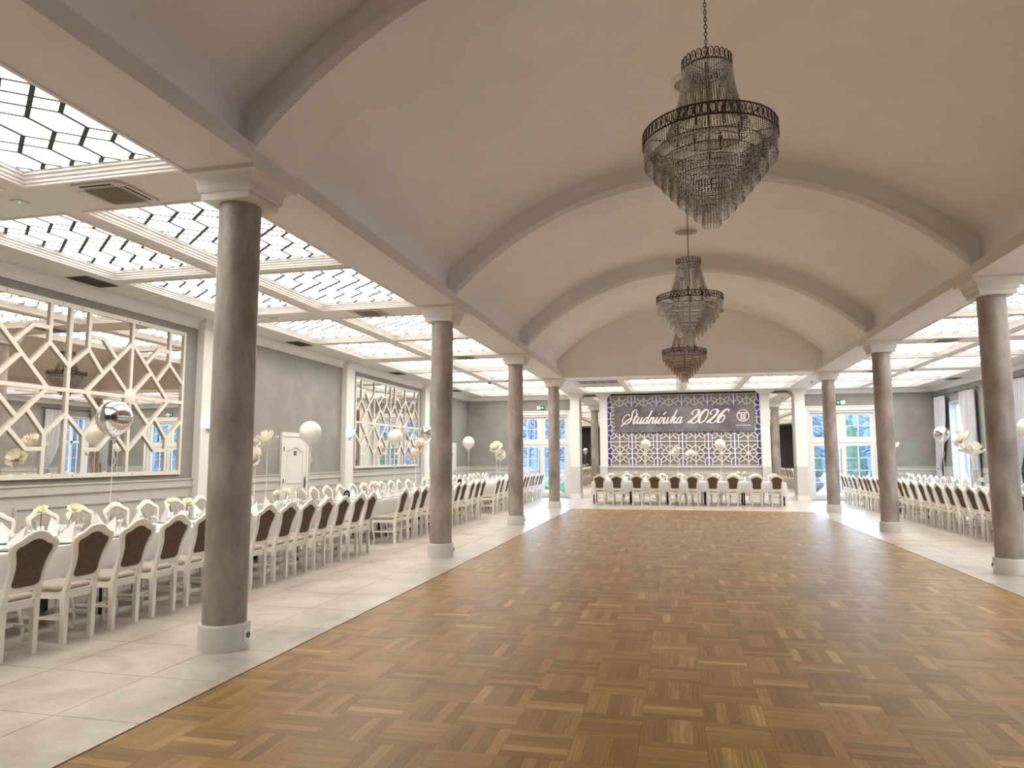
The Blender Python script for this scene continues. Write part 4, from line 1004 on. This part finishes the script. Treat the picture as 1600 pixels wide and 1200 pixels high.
def giant_flower(x, y, z, tilt, az, label, sc=1.0):
    t = thing('giant_flower', label, 'paper flower', (x, y, ZT), 0, 'giant paper flowers')
    h = z-ZT
    MB().tube([(0, 0, 0.006), (0.004, 0.0, h*0.5), (0, 0, h)], 0.007, 8).build('stem', 'stick_white', t)
    MB().lathe([(0.0, 0.0), (0.055, 0.0), (0.055, 0.006), (0.01, 0.012), (0.0, 0.012)], 24).build('stand_foot', 'stick_white', t)
    M0 = Matrix.Rotation(R(az), 4, 'Z') @ Matrix.Rotation(R(tilt), 4, 'Y') @ Matrix.Scale(sc, 4)
    for ring, (n, me, dz) in enumerate(((7, BIGP[0], -0.01), (6, BIGP[1], 0.005), (5, BIGP[2], 0.02))):
        for k in range(n):
            o = obj('petal', me, None, t); o.matrix_local = Matrix.Translation((0, 0, h)) @ M0 @ Matrix.Rotation(2*math.pi*(k+ring*0.37)/n+rf.uniform(-0.15, 0.15), 4, 'Z') @ Matrix.Rotation(rf.uniform(-0.15, 0.15), 4, 'Y') @ Matrix.Translation((0.005, 0, dz))
    o = MB().lathe([(0.0, 0.03), (0.025, 0.02), (0.032, 0.0), (0.02, -0.02), (0.0, -0.03)], 12).build('flower_centre', 'petal_cream', t); o.matrix_local = Matrix.Translation((0, 0, h)) @ M0
for a in ((-6.2, 9.85, 1.83, 25, 200, 'giant cream paper flower just beside the nearest column, upper of two', 1.15), (-6.21, 9.55, 1.60, 60, 250, 'giant cream paper flower just beside the nearest column, lower of two', 0.95),
          (-6.2, 16.72, 1.90, 35, 230, 'giant cream paper flower before the far lattice mirror, upper of two', 1.1), (-6.2, 16.30, 1.64, 45, 180, 'giant cream paper flower before the far lattice mirror, lower of two', 1.15),
          (-6.2, 24.3, 1.94, 40, 250, 'giant cream paper flower near the corner door, upper of two', 1.35), (-6.19, 24.75, 1.70, 75, 300, 'giant cream paper flower near the corner door, lower of two', 1.2),
          (0.05, 25.2, 1.80, 70, 215, 'giant cream paper flower on the head table, upper of two', 1.1), (0.50, 25.15, 1.66, 35, 240, 'giant cream paper flower on the head table, lower of two', 1.1),
          (6.74, 18.95, 2.0, 50, 190, 'giant cream paper flower before the end curtain, upper of two', 1.3), (6.74, 18.55, 1.68, 8, 30, 'giant cream paper flower before the end curtain, lower of two', 1.6),
          (6.68, 24.2, 1.86, 60, 200, 'giant cream paper flower beside the middle window-side column', 1.2), (6.74, 14.1, 1.9, 40, 200, 'giant cream paper flower at the camera end of the near window-side table', 1.4)):
    giant_flower(*a)

def balloon(x, y, zc, d, m_, label):
    t = thing('balloon', label, 'balloon', (x, y, ZT), 0, 'balloons on sticks'); r = d/2; h = zc-ZT
    prof = [(0.0, r*1.02)]+[(r*math.sin(a), r*1.02*math.cos(a)) for a in [math.pi*k/26 for k in range(1, 19)]]
    prof += [(r*0.62, -r*0.82), (r*0.42, -r*0.98), (r*0.22, -r*1.10), (r*0.09, -r*1.17), (0.012, -r*1.2)]
    MB().lathe(prof, 36, (0, 0, h)).build('skin', m_, t)
    MB().lathe([(0.008, -r*1.2), (0.016, -r*1.23), (0.02, -r*1.27), (0.0, -r*1.26)], 12, (0, 0, h)).build('knot', m_, t)
    MB().tube([(0, 0, 0.01), (0.006, 0, h*0.4), (0, 0, h-r*1.2)], 0.0055, 8).build('stick', 'stick_white', t)
    for s in (-1, 1):
        MB().tube(cr([(0, 0, h-r*1.24), (s*0.03, 0.01, h-r*1.18), (s*0.05, 0.0, h-r*1.26), (s*0.02, -0.01, h-r*1.28), (0, 0, h-r*1.24)], 4), 0.005, 6).build('bow_loop', 'ribbon_white', t)
    MB().tube(cr([(0.004, 0.006, h-r*1.25), (0.03, 0.01, h-r*1.6), (0.008, 0.01, h-r*2.1), (0.04, 0.0, h-r*2.6), (0.01, -0.02, h-r*3.0)], 5), 0.004, 6).build('ribbon', 'ribbon_white', t)
    MB().lathe([(0.0, 0.0), (0.055, 0.0), (0.055, 0.006), (0.012, 0.014), (0.0, 0.014)], 20).build('stand_foot', 'stick_white', t)
for a in ((-6.2, 6.752, 2.06, 0.385, 'silver_foil', 'silver chrome balloon in front of the near lattice mirror'), (-6.2, 11.166, 2.05, 0.375, 'balloon_white', 'large white balloon beside the panelled door'),
          (-6.2, 14.97, 2.075, 0.335, 'balloon_white', 'white balloon in front of the far lattice mirror'), (-6.2, 17.03, 2.24, 0.35, 'silver_foil', 'silver balloon half hidden by the second mirror-side column'),
          (-6.2, 20.8, 2.06, 0.37, 'balloon_white', 'white balloon in front of the far corner door'), (-1.025, 25.2, 2.055, 0.335, 'balloon_white', 'white balloon on the head table, mirror side'),
          (1.48, 25.2, 2.03, 0.36, 'balloon_white', 'white balloon on the head table, window side'), (6.74, 20.35, 2.18, 0.385, 'silver_foil', 'silver balloon beside the end curtain'),
          (6.68, 25.9, 2.1, 0.37, 'balloon_white', 'white balloon peeking out behind the middle window-side column'), (6.74, 15.75, 2.16, 0.37, 'balloon_white', 'white balloon at the edge of view beside the near window curtain')):
    balloon(*a)

VASE = MB().lathe([(0.0, 0.004), (0.03, 0.004), (0.03, 0.16), (0.033, 0.16), (0.033, 0.0), (0.0, 0.0)], 20).mesh('vase'); VASE.materials.append(MATS['drink_glass'])
def vase_flower(x, y, lean, az, hz, where):
    o = obj('vase', VASE, None, None, (x, y, ZT)); tag(o, 'clear glass cylinder vase '+where, 'vase', 'glass vases')
    t = thing('cut_flower', 'pale yellow flower in the vase '+where, 'flower', (x, y, ZT+0.006), R(az), 'cut flowers')
    tip = Vector((lean, 0, hz)); MB().tube([(-0.012 if lean > 0 else 0, 0, 0), tip*0.5+Vector((0, 0, 0.01)), tip], 0.0032, 6).build('stem', 'stem_dark', t)
    for n, me in ((7, SMLP[0]), (5, SMLP[1])):
        for k in range(n):
            p = obj('petal', me, None, t); p.matrix_local = Matrix.Translation(tip) @ Matrix.Rotation(R(35), 4, 'X') @ Matrix.Rotation(2*math.pi*k/n+n, 4, 'Z')
    p = MB().lathe([(0.0, 0.016), (0.008, 0.014), (0.01, 0.004), (0.006, -0.004), (0.0, -0.005)], 8).build('flower_eye', 'flower_eye', t, tip)
FL = [(-6.2, 5.88, 0.0, 0, 0.30, 'nearest the camera on the near mirror-side table'), (-6.13, 6.08, 0.09, 60, 0.30, 'with leaning bloom, second on the near mirror-side table'),
      (-6.2, 7.74, 0.0, 0, 0.28, 'beside the nearest column, first of its pair'), (-6.15, 7.95, 0.03, 60, 0.26, 'beside the nearest column, second of its pair')]
for tab, x, ys_ in (('near mirror-side table, rear group', -6.2, (10.2, 10.3, 10.55, 10.68)), ('middle mirror-side table, first group', -6.2, (13.4, 13.75, 14.05)), ('middle mirror-side table, second group', -6.2, (17.3, 17.6)),
                    ('far mirror-side table', -6.2, (21.3, 21.6, 21.9)), ('near window-side table, first group', 6.72, (16.6, 16.95, 17.9, 18.2)), ('near window-side table, second group', 6.72, (14.7, 19.6, 19.9)), ('far window-side table', 6.7, (23.0, 23.4))):
    for k, y in enumerate(ys_): FL.append((x+0.06*(k % 2), y, 0.03*(k % 3), 70*k, 0.27+0.02*(k % 2), '%s from the camera, %s' % (ORD[k+1], tab)))
for k, x in enumerate((-1.72, -1.42, 2.05, 2.25)): FL.append((x, 25.2, 0.02, 90*k, 0.28, '%s from the mirror side on the head table' % ORD[k+1]))
for a in FL: vase_flower(*a)

def table_sign(x, y, rz, label, digit):
    t = thing('table_sign', label, 'table sign', (x, y, ZT), R(rz), 'table number signs')
    oval = [(0.062*math.cos(2*math.pi*k/32), 0.125+0.09*math.sin(2*math.pi*k/32)) for k in range(32)]
    MB().prism(oval, 'y', -0.004, 0.004).build('plaque', 'black_acrylic', t)
    MB().box(-0.04, 0.04, -0.03, 0.03, 0, 0.012).box(-0.03, 0.03, -0.006, 0.006, 0.01, 0.06).build('foot', 'black_acrylic', t)
    if digit:
        pts = cr([(-0.022, 0.135), (-0.015, 0.158), (0.01, 0.165), (0.024, 0.148), (0.012, 0.12), (-0.024, 0.085), (0.026, 0.087)], 5); mb = MB()
        for i in range(len(pts)-1): mb.bar((pts[i][0], -0.0041, pts[i][1]), (pts[i+1][0], -0.0041, pts[i+1][1]), (0, -1, 0), 0.011, 0.001, 0.003)
        mb.build('numeral', 'white_ink', t)
table_sign(-6.2, 12.62, 22, 'black oval table sign numbered 2 on the middle mirror-side table', True)
table_sign(-6.18, 19.85, 15, 'black oval table sign on the far mirror-side table', False)

# ------------------------------------------------------------------ chandeliers
def make_chandelier(label, loc, top):
    t = thing('chandelier', label, 'chandelier', loc, 0, 'crystal chandeliers')
    # local z = 0 at the main ring
    ov = MB(); n = 14
    pr = [(0.021*math.cos(2*math.pi*k/n), 0.042*math.sin(2*math.pi*k/n)) for k in range(n)]
    ov.tube([(0, a, b) for a, b in pr]+[(0, pr[0][0], pr[0][1])], 0.0042, 5, False); om = ov.mesh('oval_link'); om.materials.append(MATS['dark_metal'])
    drop = MB(); drop.add([(0.006, 0, 0), (-0.006, 0, 0), (0, 0.012, 0), (0, -0.012, 0), (0, 0, 0.03), (0, 0, -0.03)], [(0, 2, 4), (2, 1, 4), (1, 3, 4), (3, 0, 4), (2, 0, 5), (1, 2, 5), (3, 1, 5), (0, 3, 5)]); dm = drop.mesh('oval_crystal'); dm.materials.append(MATS['crystal'])
    for cnt, r, z, s in ((26, 0.19, 0.615, 1.0), (60, 0.508, 0.01, 1.05)):
        for k in range(cnt):
            a = 2*math.pi*k/cnt; o = obj('oval_link', om, None, t, (r*math.cos(a), r*math.sin(a), z)); o.rotation_euler = (0, 0, a); o.scale = (s, s, s)
            c = obj('oval_crystal', dm, None, o)
    def ring(r, z, w=0.005): return [(r*math.cos(2*math.pi*k/40), r*math.sin(2*math.pi*k/40), z) for k in range(41)]
    for r, z, w in ((0.32, 0.055, 0.005), (0.19, 0.57, 0.006), (0.508, 0.055, 0.006), (0.508, -0.036, 0.006)): MB().tube(ring(r, z), w, 6, False).build('hoop', 'dark_metal', t)
    tiers = [(0.497, -0.04, -0.19), (0.43, -0.1, -0.275), (0.37, -0.17, -0.35), (0.31, -0.24, -0.425), (0.25, -0.31, -0.495), (0.19, -0.38, -0.56), (0.13, -0.44, -0.625), (0.07, -0.5, -0.69)]
    for r, z0, z1 in tiers[1:]: MB().tube(ring(r, z0), 0.0055, 5, False).build('tier_hoop', 'dark_metal', t)
    mb = MB(); V = []; F = []
    def bead(x, y, z, s=0.0072):
        o = len(V); V.extend(((x+s, y, z), (x-s, y, z), (x, y+s, z), (x, y-s, z), (x, y, z+s*1.25), (x, y, z-s*1.25)))
        F.extend(((o, o+2, o+4), (o+2, o+1, o+4), (o+1, o+3, o+4), (o+3, o, o+4), (o+2, o, o+5), (o+1, o+2, o+5), (o+3, o+1, o+5), (o, o+3, o+5)))
    for k in range(66):
        a = 2*math.pi*k/66; nb = 44
        for i in range(nb):
            f = i/(nb-1); z = 0.57-0.515*f; r = 0.19+0.13*(f**1.8)
            bead(r*math.cos(a), r*math.sin(a), z, 0.0078)
    for r, z0, z1 in tiers:
        nn = int(2*math.pi*r/0.0225)
        for k in range(nn):
            a = 2*math.pi*k/nn; z = z1
            while z < z0: bead(r*math.cos(a), r*math.sin(a), z); z += 0.0165
    mb.add(V, F); tag(mb.build('bead_strands', 'crystal', t), kind='stuff')
    MB().tube([(0, 0, 0.64), (0, 0, -0.4)], 0.011, 8).build('stem', 'dark_metal', t)
    mb = MB()
    for k in range(8):
        a = 2*math.pi*k/8; mb.tube([(0, 0, 0.1), (0.25*math.cos(a), 0.25*math.sin(a), 0.02), (0.5*math.cos(a), 0.5*math.sin(a), 0.05)], 0.005, 5, False); mb.tube([(0, 0, 0.57), (0.19*math.cos(a), 0.19*math.sin(a), 0.57)], 0.004, 5, False)
    mb.build('spokes', 'dark_metal', t)
    for k in range(8):
        a = 2*math.pi*(k+0.5)/8; MB().lathe([(0.012, 0.0), (0.012, 0.09), (0.016, 0.1), (0.018, 0.12), (0.0, 0.165)], 10, (0.26*math.cos(a), 0.26*math.sin(a), 0.02)).build('candle_lamp', 'dark_metal', t)
    mb = MB(); z = 0.64; k = 0
    while z < top:
        if k % 2: mb.tube([(0.011*math.cos(q*math.pi/5), 0, z+0.016+0.021*math.sin(q*math.pi/5)) for q in range(11)], 0.0032, 5, False)
        else: mb.tube([(0, 0.011*math.cos(q*math.pi/5), z+0.016+0.021*math.sin(q*math.pi/5)) for q in range(11)], 0.0032, 5, False)
        z += 0.031; k += 1
    mb.build('chain', 'dark_metal', t)
    MB().lathe([(0.0, -0.05), (0.03, -0.05), (0.07, -0.02), (0.075, 0.0)], 24, (0, 0, top)).build('ceiling_cup', 'dark_metal', t)
    return t
ch = make_chandelier('crystal bead chandelier, the big one nearest the camera', (0.315, 5.464, 4.06), 5.84-4.06)
dup(ch, (0.27, 11.149, 4.04), 0.3, 'crystal bead chandelier hanging from the second arch, middle of three')
dup(ch, (0.25, 16.742, 4.03), 0.7, 'crystal bead chandelier farthest from the camera, above the feature wall')

# ------------------------------------------------------------------ ceiling fittings
def ac_unit(x, y, label):
    t = thing('air_conditioner', label, 'air conditioner', (x, y, ZC), 0, 'ceiling air conditioners')
    w = 0.288
    MB().prism([(-w, -w+0.06), (-w+0.06, -w), (w-0.06, -w), (w, -w+0.06), (w, w-0.06), (w-0.06, w), (-w+0.06, w), (-w, w-0.06)], 'z', -0.022, 0).build('plate', 'ac_plate', t)
    MB().box(-0.18, 0.18, -0.18, 0.18, -0.027, -0.02).build('return_grille', 'ac_grille', t)
    for k in range(4):
        o = MB().box(-0.17, 0.17, 0.2, 0.26, -0.025, -0.02).build('air_slot', 'slot_black', t); o.rotation_euler = (0, 0, k*math.pi/2)
        hw_ = 0.032 if k < 2 else 0.008; o2 = MB().box(-0.172, 0.172, 0.23-hw_, 0.23+hw_, -0.03, -0.023).build('louver', 'ac_plate', t); o2.rotation_euler = (0, 0, k*math.pi/2)
for k, y in enumerate((5.439, 11.124, 16.717, 22.28)):
    ac_unit(-5.12, y, 'square ceiling air conditioner by the %s mirror-side column from the camera' % ORD[k+1])
    if k: ac_unit(5.72, y, 'square ceiling air conditioner by the window-side column %s' % ('at the edge of view', 'in the middle', 'nearest the end wall')[k-1])
for k, y in enumerate((8.2, 13.85, 19.5, 25.2)):
    for side, x in (('mirror', -8.02), ('window', 8.78)):
        t = thing('ceiling_vent', 'dark slotted ceiling vent along the %s wall, %s from the camera' % (side, ORD[k+1]), 'vent', (x, y, ZC), 0, 'slotted ceiling vents')
        MB().box(-0.15, 0.15, -0.28, 0.28, -0.006, 0.0).build('backing', 'slot_black', t)
        MB().box(-0.16, 0.16, -0.29, -0.275, -0.012, 0).box(-0.16, 0.16, 0.275, 0.29, -0.012, 0).box(-0.16, -0.145, -0.275, 0.275, -0.012, 0).box(0.145, 0.16, -0.275, 0.275, -0.012, 0).build('frame', 'vent_dark', t)
        for q in range(6): MB().box(-0.12+0.048*q-0.006, -0.12+0.048*q+0.006, -0.275, 0.275, -0.012, -0.004).build('slat', 'vent_dark', t)
for k, (x, y) in enumerate(((-6.96, 11.11), (-6.99, 16.85))):
    t = thing('ceiling_speaker', 'flat round ceiling speaker between coffers, %s' % ('beside the nearest column', 'above the far lattice mirror')[k], 'speaker', (x, y, ZC), 0, 'ceiling speakers')
    MB().lathe([(0.0, -0.012), (0.085, -0.012), (0.085, -0.008)], 24).build('grille', 'ac_plate', t); MB().lathe([(0.085, -0.016), (0.105, -0.014), (0.11, 0.0)], 24).build('rim', 'white_trim', t)
for x, y, lab, m_ in ((-5.93, 22.3, 'dark dome camera above the far mirror-side table', 'camera_grey'), (6.6, 21.9, 'dark dome camera above the window-side tables', 'camera_grey'), (4.45, 24.8, 'grey dome camera on the beam beside the lunette', 'ac_plate')):
    t = thing('dome_camera', lab, 'camera', (x, y, ZC), 0, 'dome cameras')
    MB().lathe([(0.075, 0.0), (0.075, -0.035), (0.06, -0.045)], 20).build('mount', 'ac_plate', t)
    MB().lathe([(0.06, -0.04), (0.058, -0.06), (0.045, -0.085), (0.02, -0.1), (0.0, -0.103)], 20).build('dome', m_, t)
t = thing('emergency_light', 'flat square emergency light with green indicator on the ceiling', 'emergency light', (-6.2, 5.40, ZC))
MB().box(-0.06, 0.06, -0.06, 0.06, -0.012, 0).build('housing', 'ac_plate', t); MB().lathe([(0.0, -0.016), (0.009, -0.014), (0.01, -0.011)], 10).build('indicator', 'led_green', t)

# exit signs
for x, s, lab in ((-5.34, 1, 'green and white exit sign above the mirror-side glazed door'), (6.02, -1, 'green and white exit sign above the window-side glazed door')):
    t = thing('exit_sign', lab, 'exit sign', (x, YF, 3.615), 0, 'exit signs')
    MB().box(-0.17, 0.17, -0.03, 0, -0.085, 0.085).build('housing', 'sign_green', t)
    MB().box(min(0, -s*0.155), max(0, -s*0.155), -0.034, -0.03, -0.07, 0.07).build('pictogram_field', 'sign_white', t)
    cx_ = -s*0.078; mb = MB()
    mb.lathe([(0.0, 0.001), (0.013, 0.001)], 10, (0, 0, 0)); mb.v = [(cx_+0.01*s+a, -0.0355, 0.048+b) for a, b, c in mb.v]
    for a, b in (((0, 0.03), (-0.012, -0.01)), ((-0.012, -0.01), (0.025, -0.03)), ((0.025, -0.03), (0.02, -0.058)), ((-0.012, -0.01), (-0.04, -0.052)), ((0, 0.026), (0.034, 0.006)), ((0, 0.026), (-0.034, 0.012))):
        mb.bar((cx_+s*a[0], -0.034, a[1]), (cx_+s*b[0], -0.034, b[1]), (0, -1, 0), 0.011, 0.0015, 0.004)
    mb.build('running_figure', 'sign_green', t)
    ax_ = s*0.08
    MB().prism([(ax_-s*0.05, -0.014), (ax_+s*0.005, -0.014), (ax_+s*0.005, -0.05), (ax_+s*0.055, 0), (ax_+s*0.005, 0.05), (ax_+s*0.005, 0.014), (ax_-s*0.05, 0.014)], 'y', -0.034, -0.03).build('arrow', 'sign_white', t)

# wall sconces on the pilasters
for k, y in enumerate(PILY):
    t = thing('wall_sconce', 'lit chrome wall lamp on the pilaster '+pn[k], 'wall lamp', (XL+0.14, y-0.02, 2.13), 0, 'wall lamps')
    o = MB().lathe([(0.0, 0.03), (0.05, 0.028), (0.06, 0.0)], 20).build('back_plate', 'chrome', t); o.rotation_euler = (0, R(90), 0)
    MB().tube([(0.02, 0, 0), (0.1, 0, 0.0), (0.12, 0, 0.05)], 0.012, 8).build('arm', 'chrome', t)
    MB().lathe([(0.03, 0.05), (0.05, 0.06), (0.052, 0.075), (0.0, 0.07)], 20, (0.12, 0, 0)).build('cup', 'chrome', t)
    MB().lathe([(0.045, 0.075), (0.05, 0.12), (0.05, 0.24), (0.046, 0.24), (0.046, 0.12), (0.04, 0.08)], 20, (0.12, 0, 0)).build('glass_shade', 'drink_glass', t)
    MB().lathe([(0.0, 0.08), (0.018, 0.085), (0.022, 0.12), (0.02, 0.16), (0.0, 0.175)], 12, (0.12, 0, 0)).build('lamp_bulb', 'sconce_glow', t)

# ------------------------------------------------------------------ outside: winter garden
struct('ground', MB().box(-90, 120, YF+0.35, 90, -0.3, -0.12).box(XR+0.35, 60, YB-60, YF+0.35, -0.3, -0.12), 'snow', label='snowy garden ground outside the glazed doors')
struct('path', MB().box(-7.5, -3.2, YF+0.36, 40, -0.12, -0.10).box(4, 8.2, YF+0.36, 40, -0.12, -0.10), 'path_grey', label='paved path outside the glazed doors')
def blob(name, m_, parent, loc, rx, rz_, seed, cone=False):
    nu, nv = 26, 18; vs = []
    for j in range(nv+1):
        f = j/nv
        for i in range(nu):
            a = 2*math.pi*i/nu
            if cone: rr = rx*(1-f)**0.8*(0.35+0.65*min(1, f*6)); z = f*rz_
            else: rr = rx*math.sin(math.pi*f)**0.8; z = rz_*(0.5-0.5*math.cos(math.pi*f))
            n = mnoise.noise(Vector((math.cos(a)*2.2+seed, math.sin(a)*2.2, z*2.5)))*0.35+mnoise.noise(Vector((math.cos(a)*6+seed, math.sin(a)*6, z*7)))*0.25
            rr *= 1+n; vs.append((rr*math.cos(a), rr*math.sin(a), z))
    fs = [(j*nu+i, j*nu+(i+1) % nu, (j+1)*nu+(i+1) % nu, (j+1)*nu+i) for j in range(nv) for i in range(nu)]
    return MB().add(vs, fs, True).build(name, m_, parent, loc)
tl = MB(); tg = random.Random(77)
for k in range(150):
    a = -0.62+k*0.0138; d = tg.uniform(62, 74); x, y = d*math.sin(a), d*math.cos(a)
    if k > 110: x, y = tg.uniform(36, 46), tg.uniform(-25, 45)
    h = tg.uniform(6, 11)
    tl.tube([(x, y, -0.2), (x+tg.uniform(-0.3, 0.3), y, h*0.5), (x, y, h)], [0.22, 0.16, 0.05], 6, False)
    for q in range(26):
        z0 = h*tg.uniform(0.15, 0.95); an = tg.uniform(0, 6.28); L = (1.25-z0/h)*tg.uniform(1.2, 3.0)
        tl.tube([(x, y, z0), (x+L*math.cos(an), y+L*math.sin(an), z0+L*tg.uniform(0.2, 0.8))], [0.10, 0.05], 4, False)
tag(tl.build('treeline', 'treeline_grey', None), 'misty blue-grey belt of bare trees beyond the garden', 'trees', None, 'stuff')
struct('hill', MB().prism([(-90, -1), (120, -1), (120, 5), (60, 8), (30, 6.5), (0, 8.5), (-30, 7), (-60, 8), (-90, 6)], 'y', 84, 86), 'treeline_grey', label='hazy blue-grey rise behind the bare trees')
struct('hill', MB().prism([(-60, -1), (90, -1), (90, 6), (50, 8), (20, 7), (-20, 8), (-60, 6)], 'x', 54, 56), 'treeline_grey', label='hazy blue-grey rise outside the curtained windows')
tr = random.Random(21)
CON = [(9.2, 41.0, 3.6, 0.8), (10.9, 41.5, 3.3, 0.75), (8.0, 47.5, 4.2, 1.0), (14.5, 45, 4.2, 1.1), (5.4, 50, 4.0, 1.0), (-11.5, 46, 4.5, 1.2), (14, 24, 3.6, 1.0), (15, 19, 3.8, 1.0)]
for k, (x, y, h, r) in enumerate(CON):
    t = thing('thuja_tree', 'dense conical evergreen outside the %s' % ('window-side glazed door, '+('in front', 'beside it', 'behind', 'off to the side', 'beyond the path')[k] if k < 5 else ('mirror-side glazed door', 'end curtain window', 'second curtain window')[k-5]), 'tree', (x, y, -0.12), 0, 'evergreens outside')
    blob('crown', 'thuja', t, (0, 0, 0.12), r, h, k*3.1, True); MB().tube([(0, 0, 0), (0, 0, 0.5)], 0.09, 8).build('trunk', 'bark', t)
SHR = [(-6.6, 37.5, 0.55, 0.7, 'shrub'), (-5.0, 33.6, 0.45, 0.7, 'shrub'), (-8.6, 41, 0.8, 1.2, 'shrub_brown'), (-5.9, 41, 0.8, 1.1, 'shrub_brown'), (9.6, 34.6, 0.8, 1.4, 'shrub'), (6.3, 37, 0.6, 0.8, 'shrub_brown'), (7.9, 36.5, 0.6, 0.8, 'shrub_brown'), (11.9, 36.5, 0.8, 1.1, 'shrub')]
for k, (x, y, r, h, m_) in enumerate(SHR):
    t = thing('garden_shrub', '%s round shrub outside the %s glazed door, %s of its bed from the wall' % ('green' if m_ == 'shrub' else 'reddish bare', 'mirror-side' if x < 0 else 'window-side', ORD[(k % 4)+1]), 'shrub', (x, y, -0.12), 0, 'garden shrubs')
    blob('foliage', m_, t, None, r, h, k*1.7+9); MB().tube([(0, 0, 0), (0, 0, 0.3)], 0.03, 6).build('stem', 'bark', t)
def bare_tree(x, y, h, label, seed):
    rg = random.Random(seed); t = thing('bare_tree', label, 'tree', (x, y, -0.12), 0, 'bare trees outside')
    mb = MB(); MB().tube([(0, 0, 0), (0.05, 0.02, h*0.3), (0.0, 0.05, h*0.55)], [h*0.035, h*0.028, h*0.02], 8).build('trunk', 'bark', t)
    def br(p, d, L, r, lv):
        q = p+d*L; mb.tube([p, p+d*L*0.5+Vector((rg.uniform(-1, 1), rg.uniform(-1, 1), 0))*L*0.06, q], [r, r*0.8, r*0.6], 5, False)
        if lv == 0: return
        for _ in range(3): br(p+d*L*rg.uniform(0.5, 1.0), (d+Vector((rg.uniform(-1, 1), rg.uniform(-1, 1), rg.uniform(-0.2, 0.7)))*0.75).normalized(), L*rg.uniform(0.55, 0.75), r*0.55, lv-1)
    for k in range(6): br(Vector((0.0, 0.04, h*rg.uniform(0.3, 0.55))), Vector((math.cos(k*1.1), math.sin(k*1.1), rg.uniform(0.5, 1.2))).normalized(), h*0.28, h*0.014, 3)
    mb.build('branches', 'bark', t)
for k, (x, y, h) in enumerate(((-7.6, 45, 8), (-4.5, 56, 9), (-14.5, 56, 9), (5.5, 55, 7), (17.5, 53, 7), (19, 30, 7), (20, 15, 8))):
    bare_tree(x, y, h, 'leafless garden tree outside, '+('nearest the mirror-side glazed door', 'behind the first bare tree', 'far beyond the mirror-side door', 'between the two glazed doors', 'far beyond the window-side door', 'outside the end curtain window', 'outside the third curtain window')[k], k+40)
